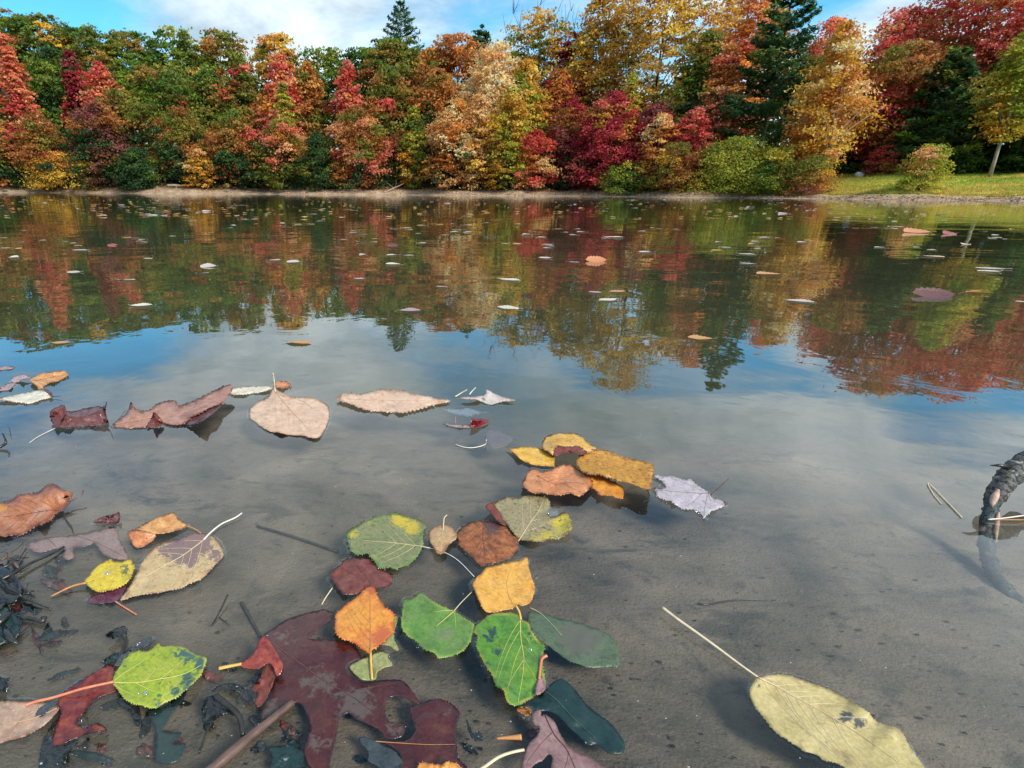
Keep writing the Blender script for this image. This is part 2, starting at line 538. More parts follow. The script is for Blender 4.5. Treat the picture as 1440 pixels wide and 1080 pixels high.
def make_tree(name, label, u, vtop, wpx, s, kind, mixd, base_mix=None, cb=0.12, dens=1.0, bark=None,
              leaf=0.20, lean=0.0, group=None, bare=0.0, cat='tree', y_abs=None, depth=0.8):
    """tree whose bearing, top and width come from the photograph; s = metres behind the waterline"""
    rng = np.random.default_rng(int(abs(u) * 7 + abs(vtop) * 13 + s * 101) % 99991)
    d = ray(u, 266)
    th = math.atan2(d[0], d[1])
    r = float(shore_r(np.array([th]))[0]) + s
    x, y = r * math.sin(th), r * math.cos(th)
    z0 = gz(x, y) - 0.03
    ztop = at_y(u, vtop, y)[2]
    H = max(ztop - z0, 0.8)
    R = 0.5 * wpx * y / 818.0
    near_k = float(np.clip(y / 60.0, 0.6, 1.25))
    leaf = leaf * near_k * 0.69
    root = thing(name, label, cat, (x, y, z0), group)
    hc = H * (1 - cb)
    area = hc * 2 * R
    if kind == 'conifer':
        V, F, Cc, tr = conifer(rng, H, R, cb, mixd, dens)
        crown = mesh_obj('crown', V, F, FOL, root, colors=Cc, smooth=False)
        mesh_obj('trunk', *join(tr), bark or BARK, root)
        return root
    per = 26
    nc = int(np.clip(area * 6.7 * dens / near_k ** 1.3, 18, 980))
    t = np.clip(rng.beta(1.25, 1.15, nc * 3), 0.01, 0.99)
    e = env(kind, t)
    keep = rng.random(nc * 3) < (e + 0.12)
    t = t[keep][:nc]; e = e[keep][:nc]; nc = len(t)
    ph = rng.uniform(0, 2 * math.pi, nc)
    lob = 1 + 0.26 * np.sin(3 * ph + 11 * t + rng.uniform(0, 6)) + 0.20 * np.sin(5 * ph - 17 * t + rng.uniform(0, 6))
    rad = R * e * np.clip(lob, 0.6, 1.25) * rng.uniform(0.12, 1, nc) ** 0.42
    cx = rad * np.cos(ph) + lean * H * t
    cy = rad * np.sin(ph) * depth
    cz = H * cb + hc * t
    cl = np.stack([cx, cy, cz], 1)
    tp = mixd; bm = base_mix or mixd
    # colours change smoothly: neighbouring clumps take the same palette entry
    ncell = max(5, nc // 7)
    seeds = cl[rng.integers(0, nc, ncell)]
    st = (seeds[:, 2] - H * cb) / hc
    sc_top, sc_bot = pick(rng, tp, ncell), pick(rng, bm, ncell)
    seedc = np.where((rng.uniform(0, 1, ncell) * 0.5 + 0.25 < st)[:, None], sc_top, sc_bot)
    near = ((cl[:, None, :] - seeds[None]) ** 2).sum(-1).argmin(1)
    ccol = seedc[near] * rng.uniform(0.72, 1.25, (nc, 1))
    csz = rng.uniform(0.30, 0.95, nc) * np.clip(R / 3.4, 0.32, 1.0)
    N = nc * per
    ci = np.repeat(np.arange(nc), per)
    g = rng.normal(size=(N, 3)) * np.array([0.64, 0.64, 0.21])
    P = cl[ci] + g * csz[ci][:, None]
    P[:, 2] -= 0.12 * (g[:, 0] ** 2 + g[:, 1] ** 2) * csz[ci]
    P[:, 2] = np.clip(P[:, 2], 0.05, H)
    outw = np.stack([P[:, 0], P[:, 1], np.zeros(N)], 1)
    outw /= np.linalg.norm(outw, axis=1)[:, None] + 1e-6
    nrm = np.array([0, 0, 0.55]) + 0.45 * outw + rng.normal(size=(N, 3)) * 0.5
    nrm /= np.linalg.norm(nrm, axis=1)[:, None]
    sz = leaf * rng.uniform(0.65, 1.35, N)
    V, F = leaf_quads(rng, P, nrm, sz, sz * rng.uniform(0.5, 0.8, N))
    lc = ccol[ci] * rng.uniform(0.75, 1.3, (N, 1)) * (1 + rng.normal(size=(N, 3)) * 0.07)
    mesh_obj('crown', V, F, FOL, root, colors=np.repeat(np.clip(lc, 0.005, 0.9), 4, axis=0), smooth=False)
    # trunk and limbs
    parts = []
    r0 = np.clip(0.0125 * H, 0.03, 0.2)
    zs = np.linspace(0, 1, 7)
    bx, by = rng.normal(size=2) * 0.02 * H
    tp_ = np.stack([lean * H * zs + bx * np.sin(zs * 3), by * np.sin(zs * 2.5), zs * H * 0.95], 1)
    if kind == 'shrub':
        for _ in range(7):
            a = rng.uniform(0, 6.28)
            e2 = np.array([math.cos(a) * R * 0.7, math.sin(a) * R * 0.7, H * rng.uniform(0.55, 0.9)])
            q = np.linspace(0, 1, 4)[:, None]
            pp = q * e2 * np.array([1, 1, 1]) + np.array([0, 0, 0.15 * H]) * np.sin(q * 3.14)
            parts.append(tube(pp, np.linspace(0.03, 0.008, 4), 4))
    else:
        parts.append(tube(tp_, r0 * (1 - 0.86 * zs), 7))
        nl = 9 if bare == 0 else 22
        far = np.argsort(-rad)[: max(nl, nc // 3)]
        for k in rng.choice(far, min(nl, len(far)), replace=False):
            tgt = cl[k].copy()
            if bare:
                tgt[2] = min(tgt[2] * 1.0 + bare * H * 0.25, H * 1.08)
            tt = np.clip((tgt[2] / H) * 0.62, 0.08, 0.85)
            st_ = np.array([np.interp(tt, zs, tp_[:, 0]), np.interp(tt, zs, tp_[:, 1]), tt * H * 0.95])
            q = np.linspace(0, 1, 5)[:, None]
            pp = st_ + (tgt - st_) * q + np.array([0, 0, 0.06 * H]) * np.sin(q * math.pi) * rng.uniform(-0.3, 1)
            parts.append(tube(pp, r0 * (1 - 0.8 * tt) * np.linspace(0.55, 0.10, 5), 5))
            if bare:
                for _ in range(5):
                    b0 = pp[rng.integers(2, 5)]
                    dv = rng.normal(size=3) * 0.5 + np.array([0, 0, 1.2])
                    dv *= rng.uniform(0.8, 1.7)
                    parts.append(tube([b0, b0 + dv * 0.5 + rng.normal(size=3) * 0.1, b0 + dv], [0.03, 0.022, 0.01], 4))
    V, F = join(parts)
    V = np.array(V)
    if name == 'birch_tree' and bark is BARK_PALE:
        V[:, 1] -= 0.62 * R * depth * np.clip(V[:, 2] / H * 3, 0, 1) * np.clip(1.25 - V[:, 2] / H, 0, 1)   # stem bows out to the light
    mesh_obj('trunk', V, F, bark or BARK, root)
    return root


def conifer(rng, H, R, cb, mixd, dens):
    C, Nn, Ls, Ws, cols, tubes = [], [], [], [], [], []
    zs = np.linspace(0, 1, 6)
    tubes.append(tube(np.stack([0 * zs, 0 * zs, zs * H], 1), np.clip(0.017 * H, .05, .3) * (1 - 0.9 * zs), 7))
    z = cb * H
    while z < H * 0.985:
        t = (z - cb * H) / (H * (1 - cb))
        nb = rng.integers(5, 8)
        a0 = rng.uniform(0, 6.28)
        for k in range(nb):
            a = a0 + k * 6.283 / nb + rng.normal() * 0.2
            Lb = R * (1 - t) ** 0.8 * rng.uniform(0.65, 1.1) + 0.25
            rise = rng.uniform(0.02, 0.22) + 0.35 * t
            dirv = np.array([math.cos(a), math.sin(a), rise])
            q = np.linspace(0, 1, 4)[:, None]
            pp = np.array([0, 0, z]) + dirv * Lb * q + np.array([0, 0, 0.12 * Lb]) * (q ** 2)
            tubes.append(tube(pp, np.linspace(0.045, 0.012, 4) * np.clip(Lb / 2.5, .4, 1.2), 4))
            n = int(30 * Lb * dens) + 10
            f = rng.uniform(0.18, 1.0, n) ** 0.75
            side = rng.normal(size=n) * 0.20 * Lb * (1.1 - 0.6 * f)
            perp = np.array([-math.sin(a), math.cos(a), 0])
            P = np.array([0, 0, z]) + dirv * Lb * f[:, None] + np.array([0, 0, 0.12 * Lb]) * (f ** 2)[:, None] \
                + perp * side[:, None] + rng.normal(size=(n, 3)) * np.array([0.06, 0.06, 0.09])
            C.append(P)
            nn = np.array([0, 0, 1.0]) + rng.normal(size=(n, 3)) * 0.45
            Nn.append(nn / np.linalg.norm(nn, axis=1)[:, None])
            Ls.append(rng.uniform(0.16, 0.34, n)); Ws.append(rng.uniform(0.05, 0.11, n))
            cc = pick(rng, mixd, 1) * rng.uniform(0.75, 1.3)
            cols.append(np.repeat(cc, n, 0) * rng.uniform(0.7, 1.35, (n, 1)))
        z += H * (1 - cb) * rng.uniform(0.035, 0.062) + 0.12
    C = np.vstack(C)
    V, F = leaf_quads(rng, C, np.vstack(Nn), np.concatenate(Ls), np.concatenate(Ws))
    return V, F, np.repeat(np.clip(np.vstack(cols), 0.005, 0.9), 4, axis=0), tubes


T = make_tree
GB, GM, GF = 'trees on the slope behind the shore', 'trees standing back from the water', 'trees along the far waterline'
# back row, on the slope
for a in [
    ('oak_tree', 'tall green oak on the slope, highest above the salmon spire tree', 18, 6, 150, 26, 'broad', {'green': 5, 'olive': 3, 'rust': 1}),
    ('oak_tree', 'green and amber oak behind the dark crimson spire', 92, 20, 125, 25, 'broad', {'green': 3, 'olive': 3, 'gold': 1}),
    ('maple_tree', 'bright green maple on the slope behind the pink red maple', 150, 36, 110, 24, 'broad', {'green': 4, 'olive': 3}),
    ('maple_tree', 'yellow green maple at the low dip of the tree line', 205, 44, 100, 26, 'broad', {'olive': 4, 'green': 2, 'orange': 1}),
    ('maple_tree', 'rounded fresh green maple above the beach gap', 266, 40, 96, 24, 'broad', {'green': 6, 'ygreen': 1}),
    ('oak_tree', 'olive and orange oak beside the rounded green maple', 326, 44, 92, 23, 'broad', {'olive': 4, 'orange': 1, 'green': 2}),
    ('poplar_tree', 'golden topped poplar behind the salmon and orange maples', 398, 47, 84, 22, 'broad', {'gold': 3, 'olive': 3, 'orange': 2}),
    ('maple_tree', 'green maple between golden poplar and flame red spire', 462, 68, 96, 24, 'broad', {'green': 5, 'olive': 1}),
    ('maple_tree', 'deep green maple right behind the flame red spire', 515, 66, 90, 22, 'broad', {'green': 5, 'dgreen': 1}),
    ('oak_tree', 'olive oak below the lone pine top', 553, 53, 110, 18, 'broad', {'olive': 4, 'green': 3, 'rust': 1}),
    ('maple_tree', 'low orange maple in the sky gap beside the lone pine', 602, 68, 74, 22, 'broad', {'orange': 2, 'rust': 2, 'olive': 1}),
    ('oak_tree', 'rust orange oak beside the pale peach birch', 632, 48, 92, 16, 'broad', {'rust': 3, 'orange': 3, 'olive': 1}),
    ('ash_tree', 'small grey green ash top peeping over the peach birch', 664, 36, 46, 26, 'broad', {'pine': 3, 'green': 1}),
    ('maple_tree', 'plum purple maple top beside the bare twigged oak', 788, 46, 56, 13, 'broad', {'plum': 2, 'crimson': 3}),
    ('maple_tree', 'salmon orange maple behind the great white pine', 1010, -18, 110, 22, 'broad', {'salmon': 3, 'orange': 3, 'peach': 1}),
    ('maple_tree', 'pinkish red maple top in the gap right of the yellow birch', 1215, 8, 95, 22, 'broad', {'red': 4, 'salmon': 2}),
    ('maple_tree', 'wide crimson red maple rising behind the hemlocks', 1310, -60, 190, 24, 'broad', {'red': 4, 'rust': 3, 'salmon': 1}),
    ('maple_tree', 'tall scarlet maple at the end of the tree line', 1425, -70, 180, 22, 'broad', {'red': 5, 'salmon': 2, 'rust': 1}),
    ('maple_tree', 'rusty red maple leading off beyond the yellow green ash', 1530, -40, 190, 24, 'broad', {'red': 3, 'rust': 3}),
    ('oak_tree', 'olive oak leading off beyond the salmon spire tree', -75, 20, 150, 24, 'broad', {'olive': 3, 'green': 3}),
]:
    T(*a, cb=0.18, group=GB, dens=0.9, leaf=0.23)
T('oak_tree', 'sparse olive oak with bare grey twigs above its crown', 742, 14, 112, 20, 'broad', {'olive': 4, 'gold': 2}, cb=0.2, group=GB, bare=1.0, dens=0.75)
T('pine_tree', 'lone dark pine whose tip tops the sky gap', 561, 3, 112, 32, 'conifer', {'pine': 3}, cb=0.35, group=GB, dens=0.9)
# middle row
for a in [
    ('maple_tree', 'rust orange maple left of the salmon spire tree', -8, 96, 90, 8, 'round', {'orange': 2, 'rust': 2, 'olive': 3}, {'rust': 2, 'olive': 3}, 0.05),
    ('maple_tree', 'slender salmon pink spire tree with pale trunk showing', 50, 47, 48, 7, 'narrow', {'salmon': 5, 'orange': 1}, {'salmon': 3, 'red': 1}, 0.16),
    ('oak_tree', 'deep green oak between the salmon spire and crimson spire', 104, 70, 100, 13, 'broad', {'green': 5, 'dgreen': 2}, None, 0.1),
    ('maple_tree', 'dark crimson spire standing beside the pink red maple', 129, 70, 40, 10, 'narrow', {'crimson': 4, 'plum': 1}, {'crimson': 2, 'rust': 2}, 0.2),
    ('maple_tree', 'pink red maple with an orange yellow patch', 166, 86, 74, 8, 'round', {'red': 4, 'salmon': 3, 'gold': 1}, {'rust': 3, 'plum': 2}, 0.1),
    ('maple_tree', 'wide green maple above the beach gap path', 232, 92, 122, 11, 'broad', {'green': 4, 'olive': 3, 'ygreen': 1}, {'olive': 3, 'dgreen': 2}, 0.08),
    ('maple_tree', 'olive brown maple with a few pink sprays', 306, 92, 92, 10, 'round', {'olive': 3, 'green': 3, 'red': 1}, {'rust': 1, 'olive': 4}, 0.08),
    ('maple_tree', 'ragged rust and rose maple left of the salmon maple', 350, 74, 64, 9, 'round', {'rust': 1, 'red': 2, 'olive': 3, 'green': 1}, {'rust': 2, 'olive': 3}, 0.08),
    ('maple_tree', 'salmon maple with rose top above the yellow green sapling', 405, 76, 70, 8, 'round', {'salmon': 4, 'red': 2}, {'salmon': 3, 'orange': 2, 'rust': 1}, 0.06),
    ('maple_tree', 'rust orange maple beside the flame red spire', 440, 86, 66, 10, 'round', {'orange': 2, 'rust': 2, 'olive': 2}, {'rust': 2, 'olive': 3}, 0.08),
    ('maple_tree', 'flame red spire maple with a pointed top', 492, 84, 50, 7, 'narrow', {'red': 6, 'salmon': 1}, {'red': 3, 'rust': 2}, 0.25),
    ('oak_tree', 'olive oak right of the flame red spire', 548, 92, 100, 9, 'round', {'olive': 4, 'rust': 2, 'green': 1}, {'olive': 2, 'rust': 2, 'red': 1}, 0.06),
    ('maple_tree', 'brown orange maple left of the peach birch', 612, 96, 92, 9, 'round', {'orange': 3, 'rust': 2, 'olive': 2}, {'rust': 2, 'olive': 1, 'dgreen': 2}, 0.06),
    ('birch_tree', 'pale peach birch with a tall rounded top', 686, 60, 92, 6, 'broad', {'peach': 8}, {'peach': 4, 'orange': 2}, 0.06),
    ('birch_tree', 'yellow birch leaning on the peach birch', 728, 80, 74, 6.5, 'round', {'gold': 4, 'ygreen': 2, 'peach': 1}, {'ygreen': 3, 'gold': 2}, 0.05),
    ('maple_tree', 'orange and crimson maple right of the yellow birch', 772, 96, 76, 7, 'round', {'orange': 2, 'crimson': 2, 'rust': 1}, {'red': 2, 'crimson': 3, 'orange': 1}, 0.05),
    ('poplar_tree', 'golden poplar with a twiggy top beside the plum maple', 826, -8, 92, 12, 'broad', {'gold': 5, 'olive': 1}, {'gold': 2, 'rust': 2}, 0.12),
    ('poplar_tree', 'huge golden poplar, tallest of the yellow trees', 905, -60, 150, 12, 'broad', {'gold': 6, 'peach': 1, 'olive': 1}, {'olive': 2, 'gold': 2}, 0.15),
    ('maple_tree', 'green and olive maple behind the crimson maples', 962, 40, 80, 10, 'round', {'olive': 3, 'green': 2, 'gold': 2}, {'green': 2, 'dgreen': 2}, 0.1),
    ('maple_tree', 'salmon orange maple tucked left of the great pine', 990, 60, 66, 8, 'round', {'salmon': 4, 'orange': 2}, {'orange': 2, 'rust': 1, 'red': 2}, 0.15),
    ('birch_tree', 'tall golden orange birch with forked pale trunk', 1138, 28, 96, 4.0, 'round', {'gold': 4, 'peach': 3, 'orange': 2}, {'gold': 4, 'orange': 2, 'peach': 1}, 0.10),
    ('maple_tree', 'salmon red maple behind the forked golden birch', 1118, 22, 88, 11, 'round', {'salmon': 3, 'red': 3}, {'salmon': 2, 'red': 2}, 0.2),
    ('maple_tree', 'rust red maple spreading above the small grey boulder', 1225, 60, 110, 17, 'broad', {'rust': 4, 'olive': 2, 'red': 1}, {'rust': 3, 'red': 2}, 0.1),
    ('ash_tree', 'yellow green ash with slim pale trunk on the lawn edge', 1386, 26, 92, 12, 'round', {'ygreen': 5, 'olive': 1}, {'gold': 2, 'ygreen': 2, 'olive': 1}, 0.24),
]:
    T(*a[:9], cb=a[9], group=GM, dens=1.15, bark=BARK_PALE if ('birch' in a[0] or 'pale trunk' in a[1]) else None)
T('pine_tree', 'great white pine with layered dark branches', 1058, -48, 150, 7.5, 'conifer', {'pine': 4, 'green': 1}, cb=0.16, group=GM, dens=1.5)
T('hemlock_tree', 'dark hemlock under the crimson red maple', 1292, 62, 120, 16, 'conifer', {'dgreen': 1, 'pine': 3, 'green': 1}, cb=0.04, group=GM, dens=1.4)
T('hemlock_tree', 'dark hemlock behind the slim trunked ash', 1372, 50, 110, 18, 'conifer', {'dgreen': 1, 'pine': 3, 'green': 1}, cb=0.04, group=GM, dens=1.4)
T('hemlock_tree', 'dark hemlock at the far end of the lawn', 1452, 60, 110, 16, 'conifer', {'dgreen': 1, 'pine': 3, 'green': 1}, cb=0.04, group=GM, dens=1.4)
T('hemlock_tree', 'shaded hemlock between the golden birch and boulder', 1182, 95, 90, 19, 'conifer', {'dgreen': 2, 'pine': 1}, cb=0.04, group=GM, dens=1.4)
# front row
for a in [
    ('maple_tree', 'low rust maple overhanging the bank left of the crimson maple', 8, 172, 82, 2.2, 'low', {'rust': 2, 'olive': 3, 'orange': 1}, {'green': 1, 'dgreen': 2, 'rust': 2}),
    ('maple_tree', 'low red maple under the salmon spire tree', 66, 158, 78, 2.0, 'low', {'rust': 2, 'red': 1, 'olive': 2}, {'rust': 2, 'crimson': 1, 'dgreen': 2, 'olive': 1}),
    ('shrub', 'yellow leaved shrub spilling over the left bank', 92, 214, 92, 1.2, 'low', {'gold': 4, 'orange': 2}, {'gold': 3, 'dgreen': 1}),
    ('maple_tree', 'dark plum maple drooping to the left bank', 150, 140, 96, 2.4, 'low', {'plum': 3, 'rust': 3, 'olive': 1}, {'plum': 2, 'rust': 1, 'dgreen': 3}),
    ('shrub', 'dark green shrub beside the beach gap', 196, 205, 58, 1.6, 'low', {'dgreen': 4, 'green': 1}, None),
    ('maple_tree', 'brown green maple arching over the beach gap', 262, 150, 84, 4.5, 'low', {'olive': 3, 'rust': 2}, {'dgreen': 3, 'rust': 1}),
    ('shrub', 'peach leaved sapling on the bank right of the beach gap', 283, 208, 40, 1.6, 'low', {'peach': 3, 'gold': 2}, {'orange': 1, 'gold': 2}),
    ('maple_tree', 'low rust and rose maple between the peach sapling and salmon maple', 338, 155, 78, 2.2, 'low', {'rust': 2, 'red': 1, 'olive': 3, 'green': 1}, {'rust': 1, 'olive': 2, 'dgreen': 2}),
    ('birch_tree', 'yellow green sapling in front of the salmon maple', 405, 116, 44, 3.5, 'narrow', {'ygreen': 4, 'olive': 1}, {'salmon': 1, 'ygreen': 2}),
    ('maple_tree', 'low salmon maple at the water below the yellow green sapling', 402, 168, 76, 2.0, 'low', {'salmon': 3, 'orange': 2, 'olive': 2}, {'rust': 2, 'olive': 2, 'dgreen': 1}),
    ('shrub', 'dark shaded shrub left of the driftwood beach', 448, 185, 54, 1.8, 'low', {'dgreen': 3, 'olive': 1}, None),
    ('maple_tree', 'low rust maple below the flame red spire', 503, 148, 80, 2.2, 'low', {'rust': 2, 'salmon': 1, 'olive': 3}, {'rust': 2, 'dgreen': 2, 'olive': 1, 'red': 1}),
    ('larch_tree', 'slim yellow green larch beside the driftwood beach', 580, 148, 40, 2.0, 'narrow', {'ygreen': 4, 'green': 2}, {'gold': 3, 'ygreen': 3}),
    ('maple_tree', 'orange maple at the foot of the rust oak', 638, 140, 76, 2.2, 'low', {'orange': 3, 'rust': 2, 'peach': 1}, {'rust': 2, 'peach': 1, 'dgreen': 2}),
    ('birch_tree', 'low peach birch reaching down to the water', 668, 130, 52, 1.9, 'low', {'peach': 5, 'orange': 1}, {'peach': 3, 'orange': 1, 'gold': 2}),
    ('birch_tree', 'low yellow green birch reaching down to the water', 712, 120, 58, 2.0, 'low', {'ygreen': 3, 'gold': 3}, {'gold': 3, 'ygreen': 3}),
    ('maple_tree', 'low orange red maple right of the yellow green birch', 748, 180, 56, 1.8, 'low', {'orange': 3, 'red': 2}, {'peach': 3, 'red': 2}),
    ('maple_tree', 'dark red maple with brown twiggy underside', 795, 140, 68, 3.0, 'low', {'rust': 2, 'crimson': 2, 'olive': 1}, {'dgreen': 2, 'plum': 2}),
    ('maple_tree', 'deep crimson maple bowing over the bank', 850, 128, 96, 3.0, 'low', {'crimson': 4, 'red': 1, 'gold': 1}, {'crimson': 4, 'red': 1}),
    ('maple_tree', 'crimson maple behind the peach leaved sapling', 905, 140, 80, 4.0, 'low', {'crimson': 3, 'plum': 2}, {'crimson': 2, 'rust': 1}),
    ('birch_tree', 'yellow topped sapling among the crimson maples', 870, 100, 42, 4.0, 'narrow', {'ygreen': 3, 'gold': 3}, {'olive': 1, 'gold': 1}),
    ('maple_tree', 'peach orange sapling in front of the crimson maples', 918, 158, 54, 2.4, 'low', {'peach': 3, 'orange': 2}, {'orange': 2, 'rust': 2}),
    ('maple_tree', 'scarlet maple left of the shaded pine trunk', 962, 148, 56, 4.0, 'low', {'red': 4, 'crimson': 2}, {'crimson': 2, 'rust': 1}),
    ('shrub', 'bright green willow shrub at the water edge', 882, 226, 72, 1.2, 'shrub', {'green': 4, 'ygreen': 1}, None),
    ('shrub', 'golden olive shrub beside the bright green willow', 944, 200, 58, 1.6, 'shrub', {'gold': 2, 'olive': 3}, {'olive': 2, 'rust': 1}),
    ('shrub', 'big yellow green shrub below the great pine', 1030, 192, 112, 1.6, 'shrub', {'ygreen': 7, 'green': 1}, {'ygreen': 4, 'green': 2}),
    ('shrub', 'green shrub joining the big yellow green shrub', 1086, 208, 66, 1.8, 'shrub', {'ygreen': 4, 'green': 2, 'olive': 1}, {'green': 3, 'ygreen': 2}),
    ('shrub', 'brown olive shrub at the foot of the golden birch', 1136, 218, 62, 1.6, 'shrub', {'olive': 3, 'gold': 2}, {'rust': 2, 'plum': 1}),
    ('shrub', 'lone yellow green shrub with salmon crown on the lawn', 1293, 202, 62, 2.6, 'shrub', {'ygreen': 3, 'salmon': 3}, {'ygreen': 5}),
    ('shrub', 'small red shrub at the back of the lawn', 1234, 204, 46, 14, 'shrub', {'red': 3, 'rust': 1}, {'rust': 2, 'plum': 1}),
    ('shrub', 'low green shrub behind the lawn under the slim ash', 1345, 208, 44, 14, 'shrub', {'green': 3, 'dgreen': 2}, None),
]:
    T(*a[:9], cb=0.02, group='shrubs by the far shore' if a[0] == 'shrub' else GF, dens=1.5 if a[0] != 'shrub' else 2.6,
      leaf=0.17 if a[0] != 'shrub' else 0.13, cat='shrub' if a[0] == 'shrub' else 'tree')


def scatter_leaves(name, n, seed, u0, u1, s0, s1, h0, h1, mixd, leaf, label, cat):
    rng = np.random.default_rng(seed)
    th0, th1 = [math.atan2(ray(u, 266)[0], ray(u, 266)[1]) for u in (u0, u1)]
    th = rng.uniform(th0, th1, n)
    s = rng.uniform(s0, s1, n)
    r = shore_r(th) + s
    x, y = r * np.sin(th), r * np.cos(th)
    top = h0 + (h1 - h0) * (0.5 + 0.5 * vnoise(np.stack([x, y], 1), 0.6, 8))
    z = ground_z(x, y) + rng.uniform(0, 1, n) * top
    nn = np.array([0, -0.2, 0.6]) + rng.normal(size=(n, 3)) * 0.6
    nn /= np.linalg.norm(nn, axis=1)[:, None]
    sz = leaf * rng.uniform(0.6, 1.4, n)
    V, F = leaf_quads(rng, np.stack([x, y, z], 1), nn, sz, sz * 0.6)
    c = pick(rng, mixd, n) * rng.uniform(0.6, 1.3, (n, 1))
    o = mesh_obj(name, V, F, FOL, colors=np.repeat(c, 4, 0), smooth=False)
    o['kind'] = 'stuff'
    return tag(o, label, cat)


scatter_leaves('undergrowth', 26000, 3, -60, 1150, 3.2, 14, 0.5, 3.2, {'dgreen': 4, 'green': 1, 'plum': 1, 'rust': 1}, 0.2,
               'dark green undergrowth filling the gaps beneath the trees', 'undergrowth')
scatter_leaves('undergrowth', 9000, 4, 1150, 1500, 14.5, 21, 0.4, 1.5, {'dgreen': 3, 'green': 2}, 0.16,
               'low green undergrowth along the back of the lawn', 'undergrowth')
scatter_leaves('distant_wood', 26000, 9, -140, 1620, 30, 42, 7.0, 12.0, {'dgreen': 3, 'olive': 1, 'rust': 1}, 0.42,
               'shaded wood reading as one mass behind the tree line', 'wood')
scatter_leaves('fallen_leaves', 5000, 5, -40, 1480, 0.3, 5, 0.01, 0.06, {'peach': 2, 'gold': 2, 'rust': 3, 'salmon': 1}, 0.09,
               'fallen leaves littering the far bank', 'fallen leaves')


def shore_stones():
    rng = np.random.default_rng(13)
    n = 2600
    th0, th1 = [math.atan2(ray(u, 266)[0], ray(u, 266)[1]) for u in (560, 1500)]
    th = th0 + (th1 - th0) * rng.uniform(0, 1, n) ** 0.7
    s_ = rng.normal(0.35, 0.45, n)
    r = shore_r(th) + s_
    x, y = r * np.sin(th), r * np.cos(th)
    z = ground_z(x, y)
    k = 0.03 + 0.09 * rng.random(n) ** 3
    base = np.array([(1, 0, 0), (-1, 0, 0), (0, 1, 0), (0, -1, 0), (0, 0, .7), (0, 0, -.7)], float)
    tri = np.array([(0, 2, 4), (2, 1, 4), (1, 3, 4), (3, 0, 4), (2, 0, 5), (1, 2, 5), (3, 1, 5), (0, 3, 5)])
    V = (base[None] * (k[:, None, None] * rng.uniform(.6, 1.3, (n, 6, 1))) + np.stack([x, y, z], 1)[:, None]).reshape(-1, 3)
    F = (tri[None] + 6 * np.arange(n)[:, None, None]).reshape(-1, 3)
    c = np.array([.56, .42, .31]) * rng.uniform(.5, 1.35, (n, 1))
    o = mesh_obj('shore_pebbles', V, F, FOL, colors=np.repeat(c, 6, 0), smooth=False)
    o['kind'] = 'stuff'
    tag(o, 'pale pinkish pebbles strewn along the far waterline', 'pebbles')


shore_stones()


def grass():
    rng = np.random.default_rng(11)
    n = 42000
    th0, th1 = [math.atan2(ray(u, 266)[0], ray(u, 266)[1]) for u in (1145, 1500)]
    th = rng.uniform(th0, th1, n); s = 1.5 + 14 * rng.uniform(0, 1, n) ** 1.3
    r = shore_r(th) + s
    x, y = r * np.sin(th), r * np.cos(th)
    z = ground_z(x, y)
    h = rng.uniform(0.06, 0.16, n); a = rng.uniform(0, 6.28, n); wv_ = 0.025
    b = np.stack([x, y, z], 1)
    dx = np.stack([np.cos(a), np.sin(a), 0 * a], 1) * wv_
    tip = b + np.stack([rng.normal(size=n) * 0.05, rng.normal(size=n) * 0.05, h], 1)
    V = np.stack([b - dx, b + dx, tip], 1).reshape(-1, 3)
    F = np.arange(3 * n).reshape(n, 3)
    patch = 0.5 + 0.5 * vnoise(np.stack([x, y], 1), 0.35, 6) + rng.normal(size=n) * 0.2 + (s < 5) * 0.25
    c = np.where((patch > 0.62)[:, None], np.array([0.62, 0.48, 0.12]), np.array([0.30, 0.40, 0.05])) * rng.uniform(0.7, 1.3, (n, 1))
    o = mesh_obj('lawn_grass', V, F, FOL, colors=np.repeat(c, 3, 0), smooth=False)
    o['kind'] = 'stuff'
    tag(o, 'short green and straw coloured grass on the far lawn', 'grass')


grass()

# ------------------------------------------------------------------ small things on the far shore
PALE_STONE = simple_mat('pale_stone', (0.30, 0.29, 0.27), (0.55, 0.53, 0.50), 5.0, 0.9, 0.6, 0.03)
DRIFT = simple_mat('driftwood', (0.20, 0.15, 0.10), (0.42, 0.34, 0.25), 9.0, 0.9, 0.5, 0.01, stretch=(1, 1, 4))


def shore_pt(u, s):
    d = ray(u, 266)
    th = math.atan2(d[0], d[1])
    r = float(shore_r(np.array([th]))[0]) + s
    x, y = r * math.sin(th), r * math.cos(th)
    return np.array([x, y, gz(x, y)])


def boulder(u, s, size, label, seed):
    rng = np.random.default_rng(seed)
    c = shore_pt(u, s)
    V, F = [], []
    nu, nv = 14, 8
    for i in range(nv + 1):
        for j in range(nu):
            la, lo = math.pi * i / nv - math.pi / 2, 2 * math.pi * j / nu
            d = np.array([math.cos(la) * math.cos(lo), math.cos(la) * math.sin(lo), math.sin(la)])
            k = 1 + 0.13 * math.sin(3.1 * d[0] + seed) + 0.12 * math.sin(4.7 * d[1] + 2 * seed) + 0.08 * math.sin(5.9 * d[2])
            V.append(np.sign(d) * np.abs(d) ** 0.75 * size * k)
    for i in range(nv):
        for j in range(nu):
            F.append((i * nu + j, i * nu + (j + 1) % nu, (i + 1) * nu + (j + 1) % nu, (i + 1) * nu + j))
    V = np.array(V) + c + np.array([0, 0, size[2] * 0.55])
    o = mesh_obj('boulder', V - c, F, PALE_STONE)
    o.location = c
    tag(o, label, 'boulder')


boulder(1203, 12.0, np.array([0.30, 0.25, 0.28]), 'grey rounded boulder at the back of the lawn', 4)


